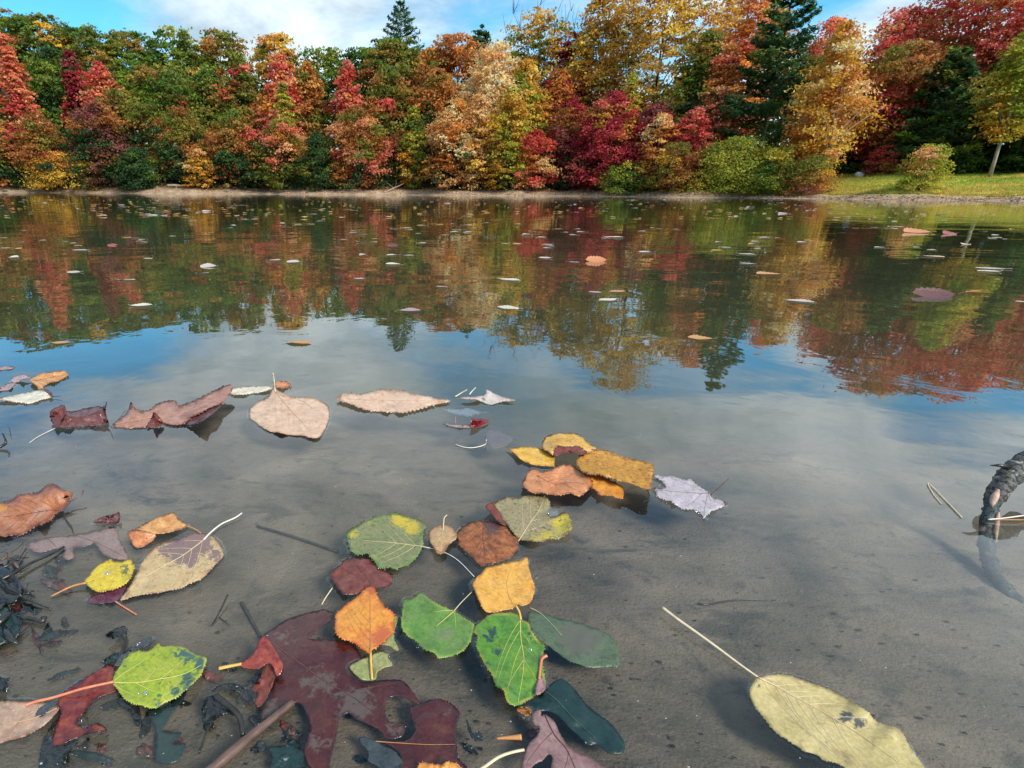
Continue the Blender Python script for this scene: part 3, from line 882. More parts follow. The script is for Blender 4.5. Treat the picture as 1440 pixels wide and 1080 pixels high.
def stick(name, label, pts, radii, mat, cat='twig', ns=7, twigs=(), group=None, wob=0.0):
    pts = np.array(pts, float)
    P = catmull(pts, 5, closed=False)
    rr = np.interp(np.linspace(0, 1, len(P)), np.linspace(0, 1, len(radii)), radii)
    rng = np.random.default_rng(int(abs(pts[0, 0]) * 1e4) % 9999)
    if wob:
        P = P + rng.normal(size=P.shape) * wob
        rr = rr * (1 + rng.normal(size=len(rr)) * 0.08)
    c = P.mean(0)
    root = thing(name, label, cat, c, group)
    mesh_obj('stem', *join([tube(P - c, rr, ns)]), mat, root)
    for tp, tr in twigs:
        Q = catmull(np.array(tp, float), 4, closed=False)
        mesh_obj('side_twig', *join([tube(Q - c, np.linspace(tr, tr * 0.4, len(Q)), 5)]), mat, root)
    return root


b0 = shore_pt(236, 2.6); b1 = shore_pt(257, 2.5)
stick('fallen_log', 'pale fallen log lying across the sandy beach gap', [b0 + [0, 0, .14], (b0 + b1) / 2 + [0, 0, .17], b1 + [0, 0, .12]], [0.15, 0.14, 0.1], DRIFT, 'log')
b0 = shore_pt(540, 0.6); b1 = shore_pt(568, 1.8)
stick('driftwood_branch', 'bleached dead branch stranded on the small sandy beach', [b0 + [0, 0, .05], (b0 + b1) / 2 + [0, 0, .35], b1 + [0, 0, 0.7]], [0.09, 0.06, 0.03], DRIFT, 'driftwood',
      twigs=[([(b0 + b1) / 2 + [0, 0, .35], (b0 + b1) / 2 + [-.5, 0, .7], (b0 + b1) / 2 + [-.8, 0.1, .9]], 0.03),
             ([(b0 + b1) / 2 + [0, 0, .35], (b0 + b1) / 2 + [0.2, -.1, .7], (b0 + b1) / 2 + [0.2, -.2, 1.1]], 0.03)])
b0 = shore_pt(218, 2.2)
POSTM = simple_mat('green_post_paint', (0.10, 0.16, 0.12), (0.2, 0.26, 0.2), 5.0, 0.7)
pr = thing('marker_post', 'short weathered green post beside the beach gap', 'post', b0)
mesh_obj('post', *join([tube([(0, 0, -.1), (0, 0, 1.5)], [0.06, 0.06], 8)]), POSTM, pr)
mesh_obj('plate', [(-.16, -.07, 1.35), (.16, -.07, 1.35), (.16, -.07, 1.75), (-.16, -.07, 1.75), (-.16, -.10, 1.35), (.16, -.10, 1.35), (.16, -.10, 1.75), (-.16, -.10, 1.75)],
         [(0, 1, 2, 3), (7, 6, 5, 4), (0, 4, 5, 1), (1, 5, 6, 2), (2, 6, 7, 3), (3, 7, 4, 0)], PALE_STONE, pr, smooth=False)

# ------------------------------------------------------------------ near leaves
LM = {}


def leafmat(key, cols, scale=90.0, spot=None, spot_amt=0.66, spot_scale=420.0, edge=None, edge_w=0.004,
            patch=None, rough=0.5, spec=0.45, vein_relief=0.4, tip=None, alpha=1.0, stretch=None):
    m, t = newmat('leaf_' + key)
    tc = t.n('ShaderNodeTexCoord').outputs['Object']
    oi = t.n('ShaderNodeObjectInfo').outputs['Random']
    off = t.n('ShaderNodeCombineXYZ', i_0=t.math('MULTIPLY', oi, 3.0), i_1=t.math('MULTIPLY', oi, 7.0))
    vec = t.n('ShaderNodeVectorMath', operation='ADD', i_0=tc, i_1=off.outputs[0]).outputs[0]
    n = t.noise(vec, scale, 5.0, 0.6, 0.3)
    st = [(0.30 + 0.42 * i / max(len(cols) - 1, 1), c) for i, c in enumerate(cols)]
    c = t.ramp(n, st)
    A = lambda k: t.n('ShaderNodeAttribute', attribute_name=k).outputs['Fac']
    nf = t.noise(vec, spot_scale, 3.0, 0.6)
    # fine cell mottling
    c = t.mix(t.math('MULTIPLY', t.sm(nf, 0.62, 0.42), 0.32), c, t.mix(1.0, c, (0.55, 0.48, 0.42), 'MULTIPLY'))
    n3 = t.noise(vec, scale * 2.7, 6.0, 0.7, 0.8)
    c = t.mix(t.math('MULTIPLY', t.sm(n3, 0.48, 0.66), 0.50), c, t.mix(1.0, c, (0.50, 0.36, 0.28), 'MULTIPLY'))
    c = t.mix(t.math('MULTIPLY', t.sm(n3, 0.46, 0.30), 0.30), c, t.mix(1.0, c, (1.25, 1.22, 1.2), 'MULTIPLY'))
    if tip is not None:
        c = t.mix(t.sm(t.math('ADD', A('along'), t.math('MULTIPLY', t.math('SUBTRACT', n, 0.5), 0.7)), 0.45, 0.9), c, tip)
    if patch is not None:
        pm = t.math('ADD', A('patch'), t.math('MULTIPLY', t.math('SUBTRACT', t.noise(vec, scale * 3.0, 7.0, 0.72, 0.6), 0.5), 2.3))
        c = t.mix(t.math('MULTIPLY', t.sm(pm, 0.38, 0.66), 0.92), c, patch)
    if edge is not None:
        e = t.math('ADD', A('edge'), t.math('MULTIPLY', t.math('SUBTRACT', n, 0.5), edge_w * 2.2))
        em = t.sm(t.noise(vec, 75.0, 3.0, 0.6), 0.36, 0.60)
        c = t.mix(t.math('MULTIPLY', t.sm(e, edge_w * 1.5, 0.0), t.math('MULTIPLY', em, 0.95)), c, edge)
    if spot is not None:
        sn = t.noise(vec, spot_scale * 0.55, 2.0, 0.5)
        c = t.mix(t.sm(sn, spot_amt, spot_amt + 0.05), c, spot)
    hgt = t.math('ADD', t.math('MULTIPLY', n, 0.7), t.math('MULTIPLY', nf, 0.25))
    nrm = bump(t, hgt, vein_relief, 0.0025)
    p = principled(t, c, t.math('ADD', t.math('MULTIPLY', nf, 0.3), rough - 0.27), nrm, 0.6)
    tr = t.n('ShaderNodeBsdfTranslucent', i_Color=c)
    sh = t.n('ShaderNodeMixShader', i_0=0.12, i_1=p.outputs[0], i_2=tr.outputs[0]).outputs[0]
    if alpha < 1:
        sh = t.n('ShaderNodeMixShader', i_0=alpha, i_1=t.n('ShaderNodeBsdfTransparent').outputs[0], i_2=sh).outputs[0]
    out(t, sh)
    LM[key] = m
    return m


leafmat('cream', [(0.62, 0.40, 0.27), (0.70, 0.47, 0.33), (0.76, 0.55, 0.40)], 40, spot=(0.35, 0.16, 0.08), spot_amt=0.74, edge=(0.42, 0.22, 0.12), edge_w=0.0016)
leafmat('ivory', [(0.62, 0.55, 0.40), (0.74, 0.68, 0.54), (0.80, 0.74, 0.62)], 60, edge=(0.35, 0.22, 0.12), edge_w=0.0012)
leafmat('salmonoak', [(0.30, 0.13, 0.09), (0.42, 0.20, 0.14), (0.52, 0.30, 0.24)], 60, edge=(0.13, 0.04, 0.03), edge_w=0.002, rough=0.45)
leafmat('maroon', [(0.075, 0.022, 0.022), (0.16, 0.055, 0.050), (0.26, 0.13, 0.13)], 70, edge=(0.04, 0.015, 0.014), edge_w=0.002, rough=0.4)
leafmat('tanorange', [(0.487, 0.194, 0.057), (0.638, 0.308, 0.104), (0.789, 0.479, 0.19)], 80, edge=(0.16, 0.06, 0.03), edge_w=0.0018)
leafmat('pinkgrey', [(0.36, 0.24, 0.25), (0.48, 0.35, 0.36)], 90, edge=(0.15, 0.07, 0.06), edge_w=0.002)
leafmat('white', [(0.52, 0.44, 0.40), (0.66, 0.58, 0.54)], 90, edge=(0.35, 0.2, 0.15), edge_w=0.0012)
leafmat('film', [(0.20, 0.21, 0.22), (0.30, 0.30, 0.31)], 120, rough=0.2, edge=(0.10, 0.06, 0.05), edge_w=0.002)
leafmat('bloodred', [(0.16, 0.012, 0.018), (0.30, 0.022, 0.028)], 150, rough=0.35)
leafmat('yellow', [(0.673, 0.342, 0.038), (0.789, 0.456, 0.071), (0.85, 0.536, 0.104)], 70, spot=(0.16, 0.07, 0.02), spot_amt=0.72, edge=(0.20, 0.085, 0.02), edge_w=0.0015)
leafmat('yellowspot', [(0.696, 0.365, 0.048), (0.812, 0.479, 0.114), (0.835, 0.502, 0.228)], 60, spot=(0.10, 0.04, 0.02), spot_amt=0.66, spot_scale=330, edge=(0.16, 0.06, 0.02), edge_w=0.0014)
leafmat('redbrown', [(0.14, 0.028, 0.022), (0.28, 0.07, 0.045)], 140, edge=(0.06, 0.02, 0.015), edge_w=0.0016)
leafmat('coral', [(0.51, 0.182, 0.062), (0.65, 0.262, 0.104), (0.719, 0.331, 0.162)], 55, spot=(0.22, 0.06, 0.03), spot_amt=0.70, edge=(0.14, 0.04, 0.02), edge_w=0.0016)
leafmat('goldrib', [(0.464, 0.194, 0.024), (0.638, 0.308, 0.043), (0.742, 0.41, 0.067)], 130, spot=(0.16, 0.06, 0.015), spot_amt=0.62, edge=(0.24, 0.09, 0.02), edge_w=0.0018, vein_relief=0.9)
leafmat('orange', [(0.603, 0.194, 0.028), (0.742, 0.296, 0.048), (0.812, 0.388, 0.076)], 60, spot=(0.18, 0.05, 0.02), spot_amt=0.71, edge=(0.28, 0.07, 0.02), edge_w=0.0018)
leafmat('amber', [(0.696, 0.331, 0.052), (0.789, 0.41, 0.076), (0.835, 0.467, 0.114)], 45, spot=(0.30, 0.10, 0.03), spot_amt=0.73, edge=(0.42, 0.15, 0.03), edge_w=0.0016)
leafmat('birchorange', [(0.719, 0.331, 0.048), (0.766, 0.308, 0.048), (0.673, 0.194, 0.038)], 38, spot=(0.22, 0.05, 0.02), spot_amt=0.73, edge=(0.50, 0.10, 0.02), edge_w=0.0022, patch=(0.50, 0.11, 0.035))
leafmat('ribbrown', [(0.116, 0.04, 0.017), (0.348, 0.114, 0.033), (0.487, 0.182, 0.052)], 120, edge=(0.05, 0.02, 0.012), edge_w=0.002, vein_relief=0.8, patch=(0.085, 0.045, 0.050))
leafmat('mottled', [(0.20, 0.165, 0.085), (0.36, 0.30, 0.14), (0.30, 0.25, 0.21)], 260, spot=(0.13, 0.09, 0.07), spot_amt=0.60, spot_scale=600, edge=(0.14, 0.06, 0.02), edge_w=0.0016, patch=(0.50, 0.40, 0.035))
leafmat('greenround', [(0.13, 0.19, 0.055), (0.22, 0.24, 0.10), (0.27, 0.25, 0.13)], 170, spot=(0.05, 0.07, 0.03), spot_amt=0.66, edge=(0.09, 0.20, 0.03), edge_w=0.0016, patch=(0.56, 0.40, 0.03))
leafmat('smalltan', [(0.46, 0.27, 0.12), (0.58, 0.38, 0.20)], 120, edge=(0.28, 0.10, 0.04), edge_w=0.002)
leafmat('darkred', [(0.10, 0.022, 0.020), (0.19, 0.048, 0.036), (0.26, 0.085, 0.055)], 130, edge=(0.05, 0.015, 0.014), edge_w=0.002)
leafmat('green', [(0.085, 0.20, 0.035), (0.13, 0.26, 0.050), (0.17, 0.26, 0.080)], 60, spot=(0.05, 0.10, 0.03), spot_amt=0.74, edge=(0.22, 0.30, 0.05), edge_w=0.0016, patch=(0.20, 0.20, 0.12))
leafmat('palegreen', [(0.26, 0.30, 0.10), (0.38, 0.38, 0.16)], 90, edge=(0.30, 0.24, 0.08), edge_w=0.0015)
leafmat('mossy', [(0.06, 0.18, 0.030), (0.11, 0.27, 0.030), (0.20, 0.32, 0.035)], 55, edge=(0.36, 0.30, 0.04), edge_w=0.0014, spot=(0.03, 0.07, 0.03), spot_amt=0.72, patch=(0.022, 0.050, 0.050), rough=0.38)
leafmat('sunkgreen', [(0.13, 0.17, 0.095), (0.16, 0.20, 0.11)], 60, patch=(0.17, 0.15, 0.11), edge=(0.10, 0.16, 0.07), edge_w=0.002)
leafmat('teal', [(0.010, 0.032, 0.030), (0.018, 0.050, 0.046), (0.030, 0.055, 0.045)], 60, edge=(0.008, 0.02, 0.022), edge_w=0.002, rough=0.5)
leafmat('mauve', [(0.32, 0.16, 0.16), (0.42, 0.23, 0.23), (0.48, 0.29, 0.28)], 50, edge=(0.20, 0.09, 0.09), edge_w=0.0015, spot=(0.16, 0.06, 0.07), spot_amt=0.74)
leafmat('wineoak', [(0.080, 0.015, 0.012), (0.115, 0.024, 0.018), (0.160, 0.045, 0.030)], 45, edge=(0.045, 0.012, 0.016), edge_w=0.002, patch=(0.15, 0.10, 0.085), rough=0.35)
leafmat('brickred', [(0.20, 0.022, 0.022), (0.34, 0.060, 0.040), (0.42, 0.11, 0.06)], 90, rough=0.35)
leafmat('lime', [(0.24, 0.36, 0.025), (0.34, 0.42, 0.030), (0.42, 0.46, 0.05)], 60, spot=(0.05, 0.15, 0.05), spot_amt=0.64, spot_scale=480, edge=(0.40, 0.40, 0.06), edge_w=0.0014, patch=(0.028, 0.085, 0.095))
leafmat('wetred', [(0.12, 0.012, 0.016), (0.20, 0.030, 0.026), (0.30, 0.09, 0.03)], 110, edge=(0.04, 0.008, 0.010), edge_w=0.002, rough=0.3)
leafmat('tan', [(0.46, 0.29, 0.20), (0.54, 0.36, 0.26)], 40, edge=(0.22, 0.11, 0.06), edge_w=0.0014)
leafmat('slate', [(0.045, 0.055, 0.065), (0.085, 0.095, 0.105)], 90, rough=0.3)
leafmat('brightyellow', [(0.58, 0.42, 0.020), (0.68, 0.52, 0.035), (0.72, 0.55, 0.06)], 80, spot=(0.10, 0.09, 0.02), spot_amt=0.66, edge=(0.34, 0.20, 0.02), edge_w=0.0014, patch=(0.07, 0.10, 0.055))
leafmat('creamplum', [(0.50, 0.34, 0.16), (0.58, 0.42, 0.21), (0.62, 0.46, 0.28)], 55, spot=(0.20, 0.07, 0.06), spot_amt=0.67, edge=(0.28, 0.14, 0.10), edge_w=0.0016, patch=(0.19, 0.115, 0.115))
leafmat('plum', [(0.10, 0.030, 0.055), (0.17, 0.055, 0.085)], 80, rough=0.4)
leafmat('pinkoak', [(0.24, 0.115, 0.100), (0.33, 0.175, 0.155), (0.38, 0.22, 0.20)], 40, edge=(0.09, 0.03, 0.03), edge_w=0.0016, rough=0.4)
leafmat('rustbig', [(0.255, 0.074, 0.033), (0.441, 0.16, 0.062), (0.487, 0.262, 0.19)], 50, edge=(0.10, 0.025, 0.02), edge_w=0.003, vein_relief=0.9, patch=(0.58, 0.24, 0.03))
leafmat('lilac', [(0.42, 0.36, 0.40), (0.52, 0.46, 0.50), (0.58, 0.53, 0.56)], 90, spot=(0.22, 0.15, 0.17), spot_amt=0.72)
leafmat('paleyellow', [(0.50, 0.40, 0.16), (0.58, 0.47, 0.20), (0.60, 0.46, 0.26)], 32, spot=(0.24, 0.16, 0.06), spot_amt=0.735, edge=(0.30, 0.22, 0.10), edge_w=0.0014, patch=(0.040, 0.050, 0.062))
leafmat('black', [(0.010, 0.012, 0.012), (0.022, 0.026, 0.026), (0.045, 0.045, 0.040)], 90, rough=0.35)
leafmat('sunkdark', [(0.030, 0.040, 0.032), (0.050, 0.056, 0.043), (0.085, 0.078, 0.060)], 110)
leafmat('sunkred', [(0.17, 0.11, 0.10), (0.21, 0.14, 0.125)], 70)
PALEVEIN = simple_mat('pale_vein', (0.55, 0.42, 0.22), (0.70, 0.56, 0.34), 200, 0.5, 0.1, 0.0005)
GREENVEIN = simple_mat('yellow_green_vein', (0.42, 0.42, 0.10), (0.56, 0.50, 0.14), 200, 0.5, 0.1, 0.0005)
DARKVEIN = simple_mat('dark_vein', (0.10, 0.035, 0.025), (0.20, 0.075, 0.05), 200, 0.5, 0.1, 0.0005)
CREAMVEIN = simple_mat('tan_vein', (0.46, 0.27, 0.16), (0.56, 0.35, 0.22), 200, 0.5, 0.1, 0.0005)
REDSTEM = simple_mat('red_stalk', (0.50, 0.13, 0.07), (0.66, 0.24, 0.12), 120, 0.45, 0.1, 0.0005)
STALK = simple_mat('straw_stalk', (0.58, 0.44, 0.26), (0.74, 0.60, 0.40), 150, 0.5, 0.2, 0.0005)
YSTALK = simple_mat('yellow_stalk', (0.60, 0.34, 0.06), (0.70, 0.46, 0.14), 150, 0.5, 0.2, 0.0005)
ORSTALK = simple_mat('orange_stalk', (0.42, 0.16, 0.05), (0.56, 0.26, 0.09), 150, 0.5, 0.2, 0.0005)
WETTWIG = simple_mat('wet_brown_twig', (0.075, 0.040, 0.030), (0.16, 0.090, 0.068), 60, 0.35, 0.4, 0.001, stretch=(1, 1, 1))
BLACKTWIG = simple_mat('black_wet_twig', (0.010, 0.010, 0.009), (0.040, 0.036, 0.030), 120, 0.3, 0.4, 0.001)
WHITESTALK = simple_mat('bleached_stalk', (0.62, 0.55, 0.46), (0.78, 0.72, 0.64), 150, 0.5, 0.2, 0.0005)


def drop_mat():
    m, t = newmat('water_drop')
    tr = t.n('ShaderNodeBsdfTransparent', i_Color=(1, 1, 1))
    gl = t.n('ShaderNodeBsdfGlossy', i_Color=(1, 1, 1), i_Roughness=0.05)
    lw = t.n('ShaderNodeLayerWeight', i_Blend=0.55)
    out(t, t.n('ShaderNodeMixShader', i_0=t.math('ADD', lw.outputs['Facing'], 0.12, clamp=True), i_1=tr.outputs[0], i_2=gl.outputs[0]))
    return m


DROP = drop_mat()

ZR = {'r1': (0, 500, 6), 'r2': (240, 500, 6), 'r3': (470, 520, 5.538), 'r4': (700, 590, 6), 'r5': (460, 680, 6), 'r6': (620, 680, 6),
      'r7': (880, 620, 6), 's1': (0, 670, 6), 's2': (120, 700, 6), 's3': (0, 820, 6), 's4': (0, 900, 6), 's5': (140, 880, 6),
      's6': (280, 900, 6), 's7': (440, 820, 6), 's8': (460, 940, 6), 't1': (640, 840, 6), 't2': (660, 940, 6), 't3': (910, 830, 6),
      't4': (1040, 920, 5.538), 't5': (1280, 620, 9), 't6': (1280, 720, 6.75), 'q6': (260, 820, 4), 'px': (0, 0, 1)}


def zp(reg, pts):
    ox, oy, s = ZR[reg]
    return [(ox + p[0] / s, oy + p[1] / s, *p[2:]) for p in pts]


def inside(P, poly):
    x, y = P[:, 0], P[:, 1]
    c = np.zeros(len(P), bool)
    n = len(poly)
    j = n - 1
    for i in range(n):
        xi, yi = poly[i]; xj, yj = poly[j]
        k = ((yi > y) != (yj > y)) & (x < (xj - xi) * (y - yi) / (yj - yi + 1e-12) + xi)
        c ^= k
        j = i
    return c


def seg_dist(P, poly):
    d = np.full(len(P), 1e9)
    n = len(poly)
    for i in range(n):
        a, b = poly[i], poly[(i + 1) % n]
        ab = b - a
        t = np.clip(((P - a) @ ab) / (ab @ ab + 1e-12), 0, 1)
        d = np.minimum(d, np.hypot(*(P - a - t[:, None] * ab).T))
    return d


class Leaf:
    """a leaf: outline and relief give each vertex its own height above the water"""

    def __init__(self, name, label, reg, pts, mat, z=1.5, cat='leaf', group=None, serr=0.0, serr_n=0, wave=0.8, ctrl=(),
                 axis=None, patch=(), step=5.0, per=4, thick=0.00045, dome=0.0, parent=None, part='blade', rib=None):
        self.reg = reg
        self.seed = sum(ord(ch) for ch in label) % 97
        pp = zp(reg, pts)
        P2 = np.array([(p[0], p[1]) for p in pp])
        hz = np.array([p[2] if len(p) > 2 else z for p in pp], float)
        C = catmull(np.column_stack([P2, hz]), per)
        poly, ph = C[:, :2], C[:, 2]
        serr = max(serr, 0.35) * 1.9
        if serr:
            n = len(poly)
            tan = np.roll(poly, -1, 0) - np.roll(poly, 1, 0)
            nr = np.column_stack([tan[:, 1], -tan[:, 0]])
            nr /= np.linalg.norm(nr, axis=1)[:, None] + 1e-9
            rng = np.random.default_rng(self.seed)
            # resample denser so the teeth have points
            poly2, ph2 = [], []
            for i in range(n):
                for k in range(2):
                    f = k / 2
                    poly2.append(poly[i] * (1 - f) + poly[(i + 1) % n] * f + nr[i] * serr * ((1 if k else -0.35) * rng.uniform(-0.1, 1.5)))
                    ph2.append(ph[i] * (1 - f) + ph[(i + 1) % n] * f)
            poly, ph = np.array(poly2), np.array(ph2)
        self.poly, self.ph, self.z, self.wave, self.dome = poly, ph, z, wave, dome
        cc = zp(reg, ctrl) if ctrl else []
        self.cpts = np.array([(c[0], c[1]) for c in cc]) if cc else np.zeros((0, 2))
        self.ch = np.array([c[2] for c in cc]) if cc else np.zeros(0)
        self.rib = rib
        lo, hi = poly.min(0), poly.max(0)
        sz = max(hi - lo)
        st = min(step, max(1.6, sz / 26))
        gx, gy = np.meshgrid(np.arange(lo[0], hi[0], st), np.arange(lo[1], hi[1], st * 0.8))
        G = np.column_stack([gx.ravel(), gy.ravel()])
        rng = np.random.default_rng(self.seed + 5)
        G = G + rng.uniform(-0.25, 0.25, G.shape) * st
        G = G[inside(G, poly)]
        if len(G):
            G = G[seg_dist(G, poly) > st * 0.45]
        allp = np.vstack([poly, G])
        n = len(poly)
        vo, _, fo, ov, _, _ = delaunay_2d_cdt([Vector(p) for p in allp], [], [list(range(n))], 1, 1e-5)
        vo = np.array([tuple(v) for v in vo])
        self.axis = axis
        H = self.height(vo)
        W = np.array([at_z(u, v, h / 1000.0) for (u, v), h in zip(vo, H)])
        ed = seg_dist(vo, poly)
        # pixel distance to metres at this place
        cpx = poly.mean(0)
        mpp = np.linalg.norm(at_z(cpx[0] + 1, cpx[1], z / 1000) - at_z(cpx[0], cpx[1], z / 1000))
        attrs = {'edge': ed * mpp}
        if axis:
            a = np.array(zp(reg, axis))[:, :2]
            ab = a[1] - a[0]
            attrs['along'] = np.clip(((vo - a[0]) @ ab) / (ab @ ab), 0, 1)
        pt = np.zeros(len(vo))
        for (pu, pv, pr_, ps) in [(*zp(reg, [(q[0], q[1])])[0], q[2] / ZR[reg][2], q[3]) for q in patch]:
            pt = np.maximum(pt, ps * np.clip(1.25 - np.hypot(vo[:, 0] - pu, vo[:, 1] - pv) / pr_, 0, 1))
        attrs['patch'] = pt
        c = W.mean(0)
        if parent is None:
            self.c = c
            self.root = thing(name, label, cat, c, group)
        else:
            self.root, self.c = parent.root, parent.c
        faces = [tuple(f) for f in fo if len(f) >= 3]
        # upward facing
        fx = []
        for f in faces:
            a_, b_, c_ = W[f[0]], W[f[1]], W[f[2]]
            nz = np.cross(b_ - a_, c_ - a_)[2]
            fx.append(f if nz >= 0 else f[::-1])
        self.ob = mesh_obj(part, W - self.c, fx, LM[mat], self.root, attrs=attrs)
        md = self.ob.modifiers.new('thickness', 'SOLIDIFY')
        md.thickness = thick
        md.offset = -1
        if parent is None and 0.5 < z < 5.5 and poly.shape[0] > 30:
            self.meniscus()

    def meniscus(self):
        """water drawn up to the blade where its edge touches the surface"""
        hp = self.height(self.poly)
        W = np.array([at_z(u, v, h / 1000.0) for (u, v), h in zip(self.poly, hp)])
        n = len(W)
        tan = np.roll(W, -3, 0) - np.roll(W, 3, 0)
        nr = np.column_stack([tan[:, 1], -tan[:, 0]])
        nr /= np.linalg.norm(nr, axis=1)[:, None] + 1e-9
        area = 0.5 * np.sum(W[:, 0] * np.roll(W[:, 1], -1) - np.roll(W[:, 0], -1) * W[:, 1])
        if area < 0:
            nr = -nr
        V = []
        for d, z in ((-0.0003, 0.00125), (0.0007, 0.0007), (0.0017, 0.00035), (0.0032, 0.00012)):
            V.append(np.column_stack([W[:, :2] + nr * d, np.full(n, z)]))
        V = np.vstack(V)
        F = [(r * n + i, (r + 1) * n + i, (r + 1) * n + (i + 1) % n, r * n + (i + 1) % n) for r in range(3) for i in range(n)
             if hp[i] < 3.0 and hp[(i + 1) % n] < 3.0]
        if len(F) > 9:
            if area > 0:
                F = [f[::-1] for f in F]
            F = [f[::-1] for f in F]
            mesh_obj('meniscus', V - self.c, F, wo.data.materials[0], self.root)

    def height(self, Q):
        Q = np.asarray(Q, float)
        src = np.vstack([self.poly, self.cpts]) if len(self.cpts) else self.poly
        hs = np.concatenate([self.ph, self.ch])
        wt0 = np.concatenate([np.ones(len(self.poly)), np.full(len(self.ch), 9.0)])
        d = ((Q[:, None, :] - src[None]) ** 2).sum(-1) + 0.05
        wgt = wt0[None] / d ** 1.6
        h = (wgt * hs[None]).sum(1) / wgt.sum(1)
        ed = seg_dist(Q, self.poly)
        sz = max(self.poly.max(0) - self.poly.min(0))
        h = h + self.dome * np.clip(ed / (0.25 * sz), 0, 1)
        h = h + self.wave * np.array([1.5 * mnoise.noise((q[0] * 3.2 / sz, q[1] * 3.8 / sz, self.seed * 1.37)) + 0.7 * mnoise.noise((q[0] * 9 / sz, q[1] * 11 / sz, self.seed * 2.1)) for q in Q])
        if self.z > 0.3:
            ce = self.poly.mean(0)
            an = np.arctan2(Q[:, 1] - ce[1], Q[:, 0] - ce[0])
            cur = np.array([max(0.0, mnoise.noise((1.6 * math.cos(a), 1.6 * math.sin(a), self.seed * 0.9)) + 0.08) for a in an])
            h = h + 6.5 * min(self.wave, 1.0) * cur * np.exp(-(ed / (0.075 * sz)) ** 1.5)
        if self.rib:
            (ax, ay), (bx, by), nrib, amp = self.rib
            a = np.array(zp(self.reg, [(ax, ay)])[0]); b = np.array(zp(self.reg, [(bx, by)])[0])
            ab = (b - a); L = np.linalg.norm(ab); ab /= L
            s_ = (Q - a) @ ab; t_ = np.abs((Q - a) @ np.array([-ab[1], ab[0]]))
            h = h + amp * np.sin((s_ - 0.55 * t_) / L * nrib * 6.283) * np.clip(ed / 4, 0, 1) - amp * 1.5 * np.exp(-(t_ / (0.06 * L)) ** 2)
        return h

    def line(self, part, reg, pts, r0, r1, mat, lift=0.25, ns=5, own=False, flat=0.8):
        P = catmull(np.array(zp(reg, [p[:2] for p in pts])), 5, closed=False)
        if own:
            hz = np.interp(np.linspace(0, 1, len(P)), np.linspace(0, 1, len(pts)), [p[2] for p in pts])
        else:
            hz = self.height(P) + lift
        W = np.array([at_z(u, v, h / 1000) for (u, v), h in zip(P, hz)])
        V, F = join([tube(W - self.c, np.linspace(r0, r1, len(W)) / 1000.0, ns, flat)])
        ob = mesh_obj(part, V, F, mat, self.root if part in ('petiole',) else self.root)
        if part not in ('petiole',):
            ob.parent = self.ob
        return ob

    def veins(self, reg, mid, sides, mat, r=0.45):
        self.line('midrib', reg, mid, r, r * 0.35, mat)
        for s_ in sides:
            self.line('side_vein', reg, s_, r * 0.5, r * 0.2, mat, lift=0.15)
        return self

    def autoveins(self, reg, mid, n, spread, mat, r=0.4, ang=0.75):
        """side veins leaving the midrib on both sides until near the edge"""
        self.line('midrib', reg, mid, r, r * 0.35, mat)
        M = catmull(np.array(zp(reg, mid), float)[:, :2], 8, closed=False)
        for k in range(n):
            f = 0.06 + 0.8 * k / n
            i = int(f * (len(M) - 2))
            t = M[i + 1] - M[i]
            t /= np.linalg.norm(t) + 1e-9
            for sg in (-1, 1):
                nrm = np.array([-t[1], t[0]]) * sg
                d = t * math.cos(ang) + nrm * math.sin(ang)
                p, path = M[i].copy(), [M[i].copy()]
                for _ in range(60):
                    p = p + d * spread
                    d = d + t * 0.03
                    d /= np.linalg.norm(d)
                    if not inside(p[None], self.poly)[0] or seg_dist(p[None], self.poly)[0] < spread * 1.2:
                        break
                    path.append(p.copy())
                if len(path) >= 3:
                    P = np.array(path)
                    hz = self.height(P) + 0.1
                    W = np.array([at_z(u, v, h / 1000) for (u, v), h in zip(P, hz)])
                    V, F = join([tube(W - self.c, np.linspace(r * 0.5, r * 0.15, len(W)) / 1000.0, 4, 0.8)])
                    mesh_obj('side_vein', V, F, mat, self.ob)
        return self

    def drop(self, reg, u, v, rad):
        q = np.array(zp(reg, [(u, v)]))
        W = at_z(*q[0], self.height(q)[0] / 1000)
        V, F = [], []
        for i in range(5):
            a = i / 4 * math.pi / 2
            for k in range(12):
                V.append(W - self.c + rad / 1000 * np.array([math.cos(a) * math.cos(k * math.pi / 6), math.cos(a) * math.sin(k * math.pi / 6), 0.55 * math.sin(a)]))
        for i in range(4):
            for k in range(12):
                F.append((i * 12 + k, i * 12 + (k + 1) % 12, i * 12 + 12 + (k + 1) % 12, i * 12 + 12 + k))
        mesh_obj('water_droplet', V, F, DROP, self.ob)


def bedz(u, v, lift=2.0):
    """height in mm of something lying on the bed at this image place"""
    h = 0.0
    for _ in range(6):
        g = at_z(u, v, h)
        h = gz(g[0], g[1])
    return h * 1000 + lift

L = Leaf
